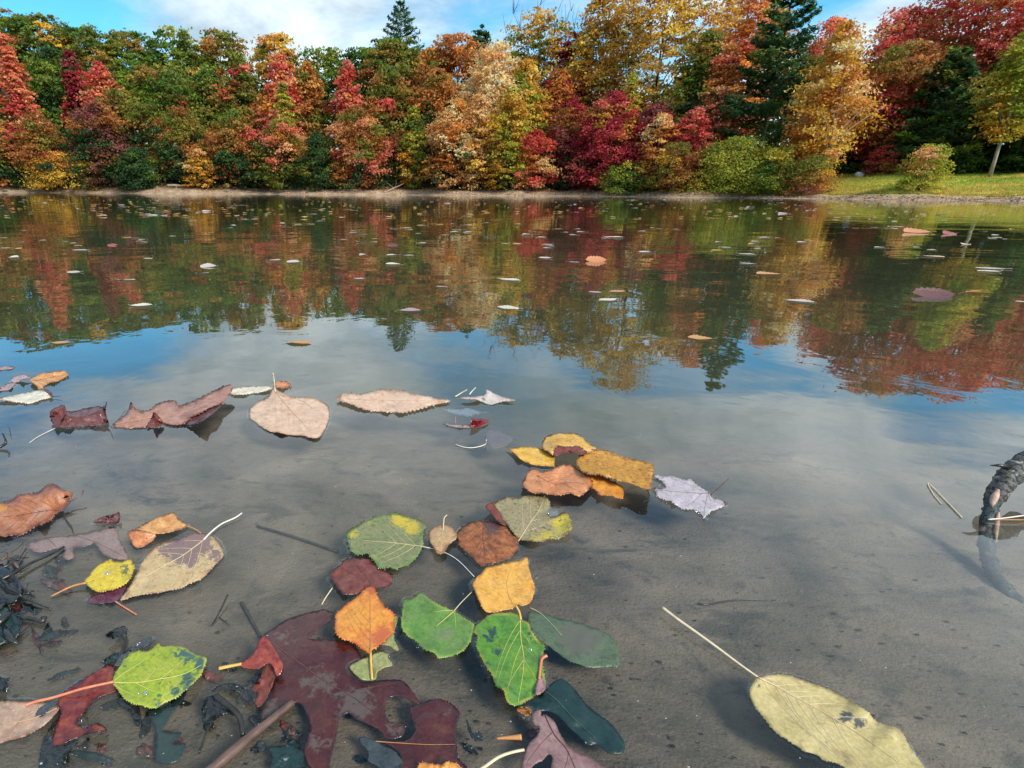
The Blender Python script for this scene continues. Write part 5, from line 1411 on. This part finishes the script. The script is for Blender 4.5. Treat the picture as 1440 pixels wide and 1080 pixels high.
lf = L('beech_leaf', 'folded orange tan leaf rolled over at one end', 's2', [(358, 290, 6), (440, 248, 8), (560, 190, 8), (732, 123, 6), (790, 180, 4), (862, 235, 2), (760, 277, 3), (600, 302, 6), (500, 280, 8), (430, 268, 8)], 'tanorange', z=5, wave=0.5)
L('x', 'roll', 's2', [(358, 292, 7), (430, 268, 9), (500, 283, 9), (592, 308, 6), (562, 362, 3), (485, 412, 1.2), (420, 417, 1.2), (378, 352, 3)], 'coral', wave=0.4, parent=lf, part='rolled_end')
lf.line('petiole', 's2', [(850, 236, 2.5), (920, 260, 1.5), (975, 298, 1)], 0.6, 0.5, ORSTALK, own=True)
lf = L('maple_leaf', 'purple leaf scrap under the small bright yellow leaf', 's2', [(28, 862), (60, 828), (200, 790), (335, 738), (305, 832), (252, 872), (160, 888), (50, 888)], 'plum', z=0.8, wave=0.5)
lf.line('petiole', 's2', [(250, 872, .8), (340, 930, .8), (432, 986, .8)], 0.7, 0.6, REDSTEM, own=True)
lf = L('oak_leaf', 'pinkish brown oak leaf lying just under water with dark midrib', 's1',
       [(225, 565), (420, 512), (560, 502), (740, 470), (965, 425), (1005, 520), (1085, 692), (980, 692), (880, 662), (800, 560), (770, 570), (700, 592), (620, 602), (622, 685), (535, 692), (540, 602), (440, 612), (330, 642), (238, 602)], 'pinkoak', z=-1.0, wave=0.7, per=3)
lf.veins('s1', [(-40, 488), (150, 517), (350, 517), (550, 492), (750, 440), (930, 400)], [[(640, 500), (780, 545), (900, 600), (1060, 680)], [(400, 515), (440, 560), (480, 600)]], DARKVEIN, 0.8)
lf = L('oak_leaf', 'large crumpled rust red leaf at the water edge', 's1',
       [(-90, 235, 6), (0, 225, 7), (100, 190, 8), (160, 150, 10), (300, 140, 11), (390, 80, 14), (440, 53, 16), (500, 95, 14), (560, 125, 12), (612, 138, 10), (582, 212, 7), (540, 272, 5), (470, 312, 4), (420, 372, 3), (300, 422, 2), (180, 492, 1.5), (120, 492, 1.5), (-90, 482, 1.5)], 'rustbig', z=5, wave=1.2, serr=0.8, patch=[(-20, 240, 110, 0.8)], rib=((560, 250), (-60, 330), 6, 0.5))
lf.autoveins('s1', [(540, 280), (380, 290), (200, 320), (-60, 350)], 6, 2.8, DARKVEIN, 0.55, ang=0.7)
lf.line('petiole', 's1', [(515, 295, 5), (600, 210, 6), (690, 152, 9), (697, 118, 11)], 0.8, 1.0, WETTWIG, own=True)
stick('twig', 'short dark bent twig between the rust red leaf and pinkish oak leaf', [at_z(*zp('s1', [q])[0], .002) for q in [(535, 305), (560, 370), (600, 420), (614, 462)]], [.0008, .0006], BLACKTWIG)
L('maple_leaf', 'small dark curled leaf tip above the pinkish oak leaf', 's1', [(788, 387, 1), (860, 340, 4), (970, 318, 6), (1003, 298, 7), (1012, 360, 4), (980, 402, 1), (900, 396, 1)], 'maroon', z=2, wave=0.6)
# --- big pale yellow leaf
lf = L('poplar_leaf', 'big pale yellow leaf with long straw stalk at the deep side', 't4',
       [(78, 300), (100, 235), (140, 185), (220, 160), (350, 157), (450, 185), (600, 240), (750, 300), (900, 390), (1000, 450), (1060, 520), (1160, 555, 3), (1240, 585, 4), (1290, 650, 2), (1320, 720), (1380, 800), (1440, 886), (1490, 990), (880, 990), (820, 882), (740, 842), (650, 822), (600, 782), (500, 752), (400, 682), (280, 602), (180, 482), (108, 390)],
       'paleyellow', z=0.8, wave=0.8, serr=0.7, patch=[(830, 500, 95, 0.8), (930, 530, 75, 0.8), (150, 240, 45, .5)])
lf.autoveins('t4', [(150, 182), (300, 255), (420, 325), (570, 405), (900, 600), (1250, 850)], 6, 3.4, STALK, 0.5, ang=0.6)
lf.line('petiole', 't3', [(935, 735, 1.5), (760, 610, 2.5), (600, 490, 4), (420, 360, 5), (250, 240, 5.5), (130, 148, 5)], 0.9, 1.6, STALK, own=True)
lf.drop('t4', 685, 692, 0.9); lf.drop('t4', 635, 738, 0.8)
# --- dark scraps in the shallows
for reg, pts, mat, z, lab in [
    ('s6', [(22, 640), (32, 520), (80, 475), (150, 470), (220, 520), (310, 600), (330, 640), (230, 620), (170, 650), (100, 690), (40, 690)], 'black', 3, 'black curled rotten leaf beside the brown twig'),
    ('s6', [(100, 430), (200, 375), (330, 368), (430, 450), (455, 545), (400, 520), (330, 450), (250, 420), (180, 425)], 'black', 3, 'black arched leaf rim above the curled rotten leaf'),
    ('s6', [(430, 420), (520, 310), (560, 210), (630, 205), (650, 270), (600, 420), (520, 560), (470, 520), (500, 450)], 'redbrown', 1, 'brown folded leaf under the curled lobe of the wine oak leaf'),
    ('s6', [(585, 905), (660, 900), (760, 885), (850, 935), (882, 965), (860, 1080), (720, 1130), (600, 1090), (620, 990)], 'teal', -1.0, 'dark teal ragged leaf at the foot of the brown twig'),
    ('s3', [(890, 445), (930, 410), (990, 378), (1060, 368), (1068, 430), (1010, 445), (960, 465)], 'black', 5, 'small black curled scrap standing in the silt'),
    ('s3', [(975, 690), (1010, 620), (1070, 570), (1150, 505), (1275, 452), (1250, 522), (1150, 562), (1080, 610), (1010, 690)], 'slate', 2, 'slate blue leaf scrap behind the lime leaf'),
    ('s3', [(855, 670), (930, 610), (1000, 590), (1000, 640), (930, 660)], 'teal', 0.5, 'teal leaf sliver between slate scrap and crimson leaf'),
    ('s8', [(265, 600), (330, 580), (450, 640), (560, 690), (620, 760), (680, 850), (560, 900), (420, 820), (340, 770), (350, 700)], 'slate', -1.5, 'dark slate leaf pressed under the torn red leaf'),
    ('s4', [(330, 1080), (350, 900), (390, 850), (450, 880), (560, 890), (650, 850), (560, 980), (540, 1120), (380, 1120)], 'black', 0.5, 'black decayed leaf below the crimson leaf'),
    ('s4', [(-40, 330), (20, 320), (62, 370), (60, 420), (20, 435), (-40, 420)], 'black', 2, 'rounded black bud at the water edge'),
    ('s5', [(290, 700), (330, 650), (345, 760), (355, 830), (310, 835), (260, 740), (150, 640), (190, 610)], 'black', 0.3, 'black leaf shred hanging below the lime leaf'),
    ('t2', [(395, 335), (470, 322), (520, 350), (490, 400), (450, 380)], 'tanorange', 0.6, 'tiny tan scrap at the tip of the mossy leaf'),
    ('s8', [(1180, 430), (1230, 545), (1280, 525), (1312, 600), (1240, 605), (1195, 520)], 'black', -2, 'tiny black thorn like scrap beside the torn red leaf'),
]:
    L('leaf_scrap', lab, reg, pts, mat, z=z, wave=1.0, serr=0.5)

# --- twigs
P3 = lambda reg, pts: [at_z(*zp(reg, [q[:2]])[0], q[2] / 1000) for q in pts]
stick('twig', 'smooth reddish brown twig resting on the wine oak leaf', P3('s6', [(-100, 1240, 4), (100, 1095, 4), (330, 900, 4), (560, 710, 4), (790, 525, 4)]), [.0034, .0032, .0028, .0022], WETTWIG, ns=9, wob=0.00008)
stick('stalk', 'orange stalk end lying near the mauve oak leaf', P3('t2', [(230, 592, .5), (330, 585, 1), (440, 580, 2)]), [.0005, .0018], ORSTALK)
stick('twig', 'straight dark twig sunken in front of the plum blotched leaf', P3('px', [(362, 740, bedz(362, 740)), (410, 754, bedz(410, 754)), (475, 776, bedz(475, 776))]), [.0016, .0018], BLACKTWIG)
stick('twig', 'short slanting dark twig stuck in the silt', P3('s2', [(1065, 1080, 0), (1130, 970, 2), (1200, 820, 5)]), [.0006, .0008], BLACKTWIG,
      twigs=[(P3('s2', [(1130, 1010, 1), (1180, 1050, 1), (1220, 1075, 1)]), .0006)])
stick('twig', 'dim sunken twig beside the slanting dark twig', P3('px', [(340, 848, bedz(340, 848)), (352, 870, bedz(352, 870)), (366, 895, bedz(366, 895))]), [.0018, .0012], BLACKTWIG)
stick('twig', 'thin dark twig lying on the bed beyond the straw stalk', P3('t3', [(430, 110, bedz(982, 848)), (520, 118, bedz(996, 850)), (760, 82, bedz(1036, 844)), (1080, 85, bedz(1090, 844))]), [.0009, .0006], BLACKTWIG)
stick('stalk', 'thin pale stalk beside the dark wine red leaf', P3('s7', [(75, 180, 0), (110, 120, .5), (165, 40, .5)]), [.0005, .0005], STALK)
stick('stalk', 'black curved stalk rising from the rotten leaf', P3('s5', [(840, 1075, 0), (900, 900, 2), (960, 790, 3)]), [.0008, .0007], BLACKTWIG)
stick('stalk', 'glossy black leaf stem under the curled rotten leaf', P3('s6', [(140, 480, 5), (240, 550, 5), (340, 650, 4), (370, 810, 1)]), [.0022, .0016], BLACKTWIG)
stick('twig', 'dark stem joining the tiny black curled scrap', P3('s3', [(1040, 430, 5), (1060, 500, 3), (1010, 620, 2), (985, 690, 2)]), [.0014, .0012], BLACKTWIG)
stick('pine_needle_pair', 'pale folded pine needle pair floating before the bark branch', P3('t5', [(650, 965, 1), (430, 735, 1), (225, 530, 1.2), (290, 670, 1), (395, 800, .5)]), [.0007, .0005], STALK)
lf = None
stick('grass_stem', 'bleached grass stem crossing the bark branch', P3('t5', [(985, 995, 2), (1200, 975, 4), (1500, 935, 6)]), [.0007, .0007], WHITESTALK)
stick('grass_stem', 'second bleached grass stem below the crossing one', P3('t5', [(985, 998, 1.5), (1200, 998, 2), (1500, 1000, 3)]), [.0005, .0005], ORSTALK)


def bark_branch():
    m, t = newmat('ringed_bark')
    tc = t.n('ShaderNodeAttribute', attribute_name='along').outputs['Fac']
    ob = t.n('ShaderNodeTexCoord').outputs['Object']
    n = t.noise(ob, 260, 4.0, 0.6)
    rings = t.n('ShaderNodeMath', operation='SINE', i_0=t.math('ADD', t.math('MULTIPLY', tc, 210.0), t.math('MULTIPLY', t.noise(ob, 70, 5.0, 0.65), 26.0)))
    rf = t.sm(rings.outputs[0], 0.15, 0.95)
    c = t.mix(rf, t.ramp(n, [(0.35, (0.022, 0.022, 0.020)), (0.65, (0.12, 0.115, 0.105))]), (0.016, 0.015, 0.013))
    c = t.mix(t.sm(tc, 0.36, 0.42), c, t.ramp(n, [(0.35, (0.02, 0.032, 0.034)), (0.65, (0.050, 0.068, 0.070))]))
    c = t.mix(t.sm(t.noise(ob, 60, 3.0), 0.55, 0.68), c, (0.09, 0.05, 0.03))
    c = t.mix(t.math('MULTIPLY', t.sm(t.noise(ob, 110, 4.0, 0.65), 0.56, 0.66), t.sm(tc, 0.40, 0.34)), c, (0.32, 0.30, 0.27))
    h = t.math('SUBTRACT', n, t.math('MULTIPLY', rf, 0.8))
    out(t, principled(t, c, 0.5, bump(t, h, 0.8, 0.0015), 0.4))
    inner, t2 = newmat('peeled_wood')
    n2 = t2.noise(t2.n('ShaderNodeTexCoord').outputs['Object'], 180, 4.0)
    out(t2, principled(t2, t2.ramp(n2, [(0.3, (0.34, 0.19, 0.13)), (0.7, (0.58, 0.38, 0.28))]), 0.6))
    # stands out of the water, bends down and goes on below the surface
    pts = [at_z(1475, 628, .050), at_z(1452, 645, .046), at_z(1425, 664, .036), at_z(1403, 692, .020), at_z(1393, 716, .006), at_z(1388, 742, -.010), at_z(1388, 776, -.024), at_z(1397, 806, -.031), at_z(1417, 832, -.036), at_z(1440, 856, -.042)]
    P = catmull(np.array(pts), 7, closed=False)
    n_ = len(P)
    rng = np.random.default_rng(3)
    f = np.linspace(0, 1, n_)
    rr = np.interp(f, [0, 0.2, 0.36, 0.42, 0.6, 1], [.0115, .0105, .0080, .0058, .0062, .0058]) * (1 + rng.normal(size=n_) * 0.035)
    c = P[int(n_ * 0.35)]
    root = thing('bark_branch', 'curved ringed bark branch rising out of the water', 'branch', c)
    V, F = tube(P - c, rr, 14)
    V = np.array(V) + rng.normal(size=(len(V), 3)) * 0.0008
    al = np.concatenate([np.repeat(f, 14), [0, 1]])
    mesh_obj('bark', V, fixquads(F), m, root, attrs={'along': al})
    for a, b, dx, r in [(0.34, 0.44, -.005, .0034), (0.48, 0.64, .004, .0022)]:
        ii = np.linspace(int(a * n_), int(b * n_), 8).astype(int)
        Q = P[ii] - c + np.array([dx, -.004, .0055])
        mesh_obj('peeled_strip', *join([tube(Q, r * np.sin(np.linspace(0.25, 2.9, 8)), 7)]), inner, root)
    fr = P[int(n_ * 0.14)] - c
    mesh_obj('bark_curl', *join([tube([fr + [-.004, 0, -.012], fr + [.012, -.006, -.018], fr + [.04, -.008, -.014]], [.003, .007, .004], 8)]), LM['orange'], root)
    k = P[int(n_ * 0.22)] - c
    mesh_obj('bark_splinter', *join([tube([k + [-.006, 0, .006], k + [-.018, 0, .008], k + [-.026, .002, .007]], [.003, .002, .0004], 5)]), BLACKTWIG, root)


bark_branch()


def muck():
    """waterlogged black plant mass at the left edge, one clump of soaked strands"""
    rng = np.random.default_rng(21)
    root = thing('waterlogged_plant', 'black waterlogged plant clump tangled at the water edge', 'plant', at_z(10, 850, 0.004))
    c = np.array(root.location)
    groups = {'strand': [], 'pale_strand': []}
    for i in range(70):
        v0 = rng.uniform(770, 930)
        u0 = rng.uniform(-70, 12 + 26 * math.sin((v0 - 770) / 160 * math.pi))
        a = rng.normal(-0.5, 0.5) if rng.random() < 0.75 else rng.uniform(0, 3.1)
        Lp = rng.uniform(10, 46)
        h0 = rng.uniform(0, 9) * (1.15 if u0 < 20 else 0.6)
        q = []
        for k in range(5):
            f = k / 4
            q.append(at_z(u0 + Lp * f * math.cos(a) + rng.normal() * 1.5, v0 + Lp * f * math.sin(a) + rng.normal() * 1.5, max(h0 * 0.6 + 2 * math.sin(f * 3.1) - 2 * f, 0.3) / 1000) - c)
        key = 'strand' if rng.random() < 0.88 else 'pale_strand'
        groups[key].append(tube(q, np.array([.4, 1, 1.1, .8, .3]) * (0.35 + 3.4 * rng.random() ** 4) / 1000, 5, rng.uniform(.25, 1)))
    mesh_obj('soaked_strands', *join(groups['strand']), LM['black'], root)['kind'] = 'stuff'
    mesh_obj('pale_strands', *join(groups['pale_strand']), WETTWIG, root)['kind'] = 'stuff'
    for nm, pts in [('leaf', [(-60, 800), (-10, 790), (20, 808), (30, 830), (10, 850), (-60, 850)]), ('leaf', [(-60, 855), (0, 850), (22, 868), (26, 890), (5, 905), (-60, 930)])]:
        class R_: pass
        pr_ = R_(); pr_.root, pr_.c = root, c
        L('x', 'muck ' + str(pts[0]), 'px', pts, 'teal' if pts[0][1] > 820 else 'black', z=3, wave=3.0, parent=pr_, part='rotten_leaf', serr=1.0)


muck()


def litter():
    """dark rotten shreds pressed into the shallow silt"""
    rng = np.random.default_rng(41)
    done = 0
    spots = [(rng.uniform(-10, 95), rng.uniform(780, 905)) for _ in range(20)] + [(rng.uniform(60, 420), rng.uniform(930, 1085)) for _ in range(34)] + [(rng.uniform(480, 760), rng.uniform(985, 1090)) for _ in range(5)]
    for k, (u, v) in enumerate(spots):
        n = 9
        a0 = rng.uniform(0, 6.28)
        Ls, Ws = 7 + 26 * rng.random() ** 1.6, rng.uniform(3, 11)
        pts = []
        for i in range(n):
            a = i * 6.283 / n
            q = np.array([math.cos(a) * Ls, math.sin(a) * Ws]) * rng.uniform(0.55, 1.2)
            pts.append((u + q[0] * math.cos(a0) - q[1] * math.sin(a0), v + 0.8 * (q[0] * math.sin(a0) + q[1] * math.cos(a0)), 0))
        base = bedz(u, v, 1.0)
        top = 5.0 if u < 95 and v < 905 else 1.5
        pts = [(p[0], p[1], base + abs(rng.normal()) * top) for p in pts]
        L('leaf_scrap', 'small dark rotten leaf shred half sunk in the silt', 'px', pts, str(rng.choice(['black', 'teal', 'slate', 'redbrown', 'sunkdark', 'maroon'], p=[.36, .16, .1, .14, .14, .1])), z=base, wave=0.8, serr=0.7, group='dark rotten shreds in the shallows')


litter()
stick('twig', 'long dark twig slanting out of the waterlogged plant clump', P3('s1', [(-60, 900, 2), (90, 830, 4), (260, 730, 4), (420, 660, 3), (540, 592, 2)]), [.0016, .0010], BLACKTWIG)
stick('twig', 'upper dark twig running beside the long slanting twig', P3('s1', [(-60, 800, 3), (80, 745, 4), (160, 690, 3), (220, 610, 2)]), [.0012, .0007], BLACKTWIG)
stick('twig', 'forked black twig pointing out from the plant clump', P3('s3', [(180, 120, 3), (260, 150, 3), (430, 218, 1)]), [.0010, .0006], BLACKTWIG, twigs=[(P3('s3', [(190, 120, 3), (215, 60, 4), (240, 0, 5)]), .0007)])
stick('twig', 'black twig with a knobbed end below the forked twig', P3('s3', [(180, 290, 3), (280, 305, 3), (355, 325, 3), (372, 290, 4)]), [.0016, .0014, .0024], BLACKTWIG)
stick('twig', 'black twig scrap poking up at the left water edge', P3('r1', [(-60, 800, 1), (20, 760, 4), (50, 730, 8), (22, 655, up(4, 609, 626))]), [.0022, .0020, .0008], BLACKTWIG, twigs=[(P3('r1', [(90, 680, 1), (80, 620, 6), (65, 580, 12)]), .0006)])

# ------------------------------------------------------------------ leaves out on the lake
FM = {k: LM[k] for k in ('ivory', 'cream', 'white', 'tanorange', 'maroon', 'yellow', 'pinkgrey', 'coral', 'brickred', 'orange')}
TINT = {'ivory': 'ivory', 'cream': 'blush cream', 'white': 'whitish', 'tanorange': 'tan', 'maroon': 'maroon', 'yellow': 'yellow', 'pinkgrey': 'grey pink', 'coral': 'coral', 'brickred': 'red', 'orange': 'orange'}
BASES = {}


def float_mesh(mat, v):
    """unit leaf (length 1) with curled edges, shared by drifting leaves"""
    if (mat, v) in BASES:
        return BASES[(mat, v)]
    rng = np.random.default_rng(v * 31 + 5)
    V, F, E = [], [], []
    ns, nt = 14, 4
    wd = rng.uniform(0.26, 0.42)
    cu, tw = rng.uniform(0.03, 0.12), rng.uniform(-0.1, 0.1)
    for i in range(ns + 1):
        s = i / ns
        hw = wd * math.sin(math.pi * min(max(s, 0.02), 0.985) ** 0.8) ** 0.8 * (1 + 0.12 * (-1) ** i + 0.1 * math.sin(9 * s + v))
        for k in range(-nt, nt + 1):
            q = k / nt
            V.append((s - 0.5, q * hw, cu * (q * q * hw * 1.3) + 0.22 * cu * (s - 0.45) ** 2 * 4 + tw * q * (s - 0.5) * 0.4 + 0.012))
            E.append((1 - abs(q)) * hw * 0.08)
    m = 2 * nt + 1
    for i in range(ns):
        for k in range(m - 1):
            F.append((i * m + k, (i + 1) * m + k, (i + 1) * m + k + 1, i * m + k + 1))
    V2, F2 = tube([(0.46, 0, 0.03), (0.56, 0.02, 0.035), (0.66, -0.02, 0.03 + 0.06 * (v % 2))], [0.012, 0.010, 0.008], 5)
    o = len(V)
    V += [tuple(p) for p in V2]; E += [0.02] * len(V2)
    F += [tuple(i + o for i in f) for f in fixquads(F2)]
    ob = mesh_obj('tmp', V, F, FM[mat], attrs={'edge': E})
    me = ob.data
    bpy.data.objects.remove(ob)
    me.name = 'drifting_leaf'
    BASES[(mat, v)] = me
    return me


def drift(name, label, u, v, hw, mat, var, raise_=0.0, yaw=None, group=None):
    p = at_z(u, v, 0.0008)
    size = max(2 * hw * p[1] / 818.0, 0.02)
    o = bpy.data.objects.new(name, float_mesh(mat, var))
    COL.objects.link(o)
    if raise_ > 0.2:
        yaw = rnd.uniform(-0.25, 0.25)
    o.location = p + np.array([0, 0, size * 0.03 * math.sin(raise_)])
    o.rotation_euler = (raise_, 0, rnd.uniform(-0.5, 0.5) + (math.pi if rnd.random() < 0.5 else 0) if yaw is None else yaw)
    s = size / 1.15
    o.scale = (s, s * 0.9, s * (1.0 + 1.2 * raise_))
    return tag(o, label, 'leaf', group)


for u, v, hw, mat, var, rs, lab in [
    (420, 482, 23, 'tanorange', 1, .05, 'tan leaf drifting alone on the blue reflection beyond the cottonwood leaf'),
    (85, 482, 15, 'tanorange', 2, 0, 'tan leaf drifting where the left tree reflection ends'),
    (578, 437, 18, 'pinkgrey', 3, 0, 'grey pink leaf drifting at the tip of the pine reflection'),
    (714, 433, 20, 'ivory', 4, .05, 'ivory leaf drifting below another in the peach birch reflection'),
    (717, 394, 18, 'ivory', 5, 0, 'narrow ivory leaf drifting in the peach birch reflection'),
    (622, 404, 10, 'white', 6, 0.1, 'whitish curled leaf drifting in the rust oak reflection'),
    (838, 367, 17, 'coral', 7, .55, 'coral red leaf tenting up from the crimson reflection'),
    (868, 410, 16, 'tanorange', 2, 0, 'flat tan leaf drifting end to end with a white one'),
    (836, 411, 11, 'white', 1, 0, 'white leaf drifting end to end with a flat tan one'),
    (855, 422, 19, 'ivory', 4, 0, 'thin ivory leaf drifting just below the tan and white pair'),
    (909, 355, 12, 'white', 3, 0, 'white leaf drifting right of the coral red tented leaf'),
    (1312, 416, 30, 'maroon', 7, .45, 'maroon leaf with a raised edge beside the small orange leaf'),
    (1370, 411, 19, 'orange', 1, .15, 'small orange leaf drifting beside the raised maroon leaf'),
    (1126, 424, 21, 'white', 5, 0, 'pair width whitish leaf drifting in the golden birch reflection'),
    (1082, 386, 20, 'tanorange', 6, 0, 'thin tan leaf drifting in the golden birch reflection'),
    (1394, 378, 21, 'white', 2, 0, 'long white leaf drifting under the slim ash reflection'),
    (200, 430, 17, 'ivory', 3, 0, 'ivory leaf drifting right of the salmon spire reflection'),
    (179, 394, 13, 'ivory', 7, .1, 'ivory leaf with a lifted stalk near the salmon spire reflection'),
    (293, 375, 15, 'white', 5, .25, 'white half curled leaf drifting below the beach gap'),
    (413, 369, 13, 'white', 3, .1, 'white leaf with an upright stalk drifting below the flame red spire'),
    (517, 341, 16, 'cream', 1, .1, 'cream leaf with an upright stalk drifting below the driftwood beach'),
    (553, 345, 9, 'maroon', 4, .4, 'small maroon leaf tenting up below the driftwood beach'),
    (158, 345, 8, 'brickred', 2, .4, 'small red leaf tenting up below the left bank'),
    (1290, 327, 20, 'coral', 6, .2, 'coral leaf drifting where the lone shrub reflection ends'),
    (1335, 329, 12, 'brickred', 3, .3, 'red leaf drifting beside the coral leaf under the lawn'),
    (985, 476, 20, 'tanorange', 5, .05, 'brownish tan leaf drifting at the pine reflection'),
]:
    drift('drifting_leaf', lab, u, v, hw, mat, var, rs)
rng = np.random.default_rng(77)
mids = [(104, 383, 12), (285, 384, 10), (385, 366, 11), (113, 352, 14), (208, 364, 8), (20, 362, 10), (8, 349, 9), (593, 342, 8), (552, 359, 10), (575, 359, 8), (510, 358, 6), (505, 392, 9), (553, 372, 14), (710, 343, 6),
        (762, 334, 10), (766, 363, 10), (806, 369, 10), (1052, 358, 13), (1050, 371, 11), (1310, 361, 17), (1390, 382, 16), (1404, 393, 5), (1130, 341, 10), (1358, 344, 9), (1435, 424, 8), (770, 349, 8), (640, 326, 8), (690, 334, 9), (865, 334, 15), (785, 322, 8)]
cells = [(u, v, h) for u, v, h in mids]
while len(cells) < 300:
    f = rng.random() ** 1.9
    v = 281 + 72 * f
    u = rng.uniform(-5, 1445)
    if u > 1100 and v < 289:
        continue
    if math.sin(u * 0.021 + v * 0.16) + math.sin(u * 0.007 - v * 0.11 + 1) + rng.normal() * 0.45 < 0.45:
        continue
    cells.append((u, v, (2.2 + 5.0 * rng.random() ** 2) + 4.0 * f))
for i, (u, v, h) in enumerate(cells):
    mat = rng.choice(['ivory', 'white', 'cream', 'white', 'pinkgrey', 'tanorange', 'yellow', 'coral'], p=[.26, .22, .15, .12, .08, .09, .05, .03])
    drift('drifting_leaf', 'small %s leaf drifting among the far tree reflections' % TINT[mat], u, v, h, mat, int(rng.integers(1, 8)), float(rng.choice([0, 0, 0, .12])), group='small %s leaves scattered over the far water' % TINT[mat])


def specks():
    rng = np.random.default_rng(5)
    V, F, C = [], [], []
    def flake(p, s, col):
        a = rng.uniform(0, 6.28); n = 5
        o = len(V)
        for k in range(n):
            r = s * rng.uniform(.5, 1)
            V.append(p + np.array([r * math.cos(a + k * 6.283 / n), r * math.sin(a + k * 6.283 / n) * .7, rng.uniform(0, .3) * s]))
            C.append(col)
        F.append(tuple(range(o, o + n)))
    for _ in range(650):                               # distant leaf flecks
        f = rng.random() ** 1.6
        p = at_z(rng.uniform(-5, 1445), 277.5 + 30 * f, .003)
        if p[1] > 52 or p[1] < 0:
            continue
        flake(p, rng.uniform(.03, .075), pick(rng, {'peach': 3, 'gold': 2, 'salmon': 1, 'rust': 2}, 1)[0] * rng.uniform(.5, 1.0))
    o = mesh_obj('leaf_flecks', V, F, FOL, colors=np.array(C), smooth=False)
    o['kind'] = 'stuff'
    tag(o, 'pale leaf flecks strewn over the far water', 'leaf flecks')
    V.clear(); F.clear(); C.clear()
    for _ in range(900):                               # crumbs on the silt and dust on the water
        u, v = rng.uniform(-20, 1460), 1110 - 520 * rng.random() ** 1.5
        if rng.random() < 0.12:
            p = at_z(u, v, .0006); s = rng.uniform(.0004, .0011); col = np.array([.75, .72, .66])
        else:
            p = at_z(u, v, bedz(u, v, 1.0) / 1000); s = .0009 + .0022 * rng.random() ** 3; col = np.array([.045, .042, .033]) * rng.uniform(.5, 3)
        flake(p, s, col)
    o = mesh_obj('silt_crumbs', V, F, FOL, colors=np.array(C), smooth=False)
    o['kind'] = 'stuff'
    tag(o, 'dark crumbs and pale dust specks over the shallow silt', 'crumbs')


specks()
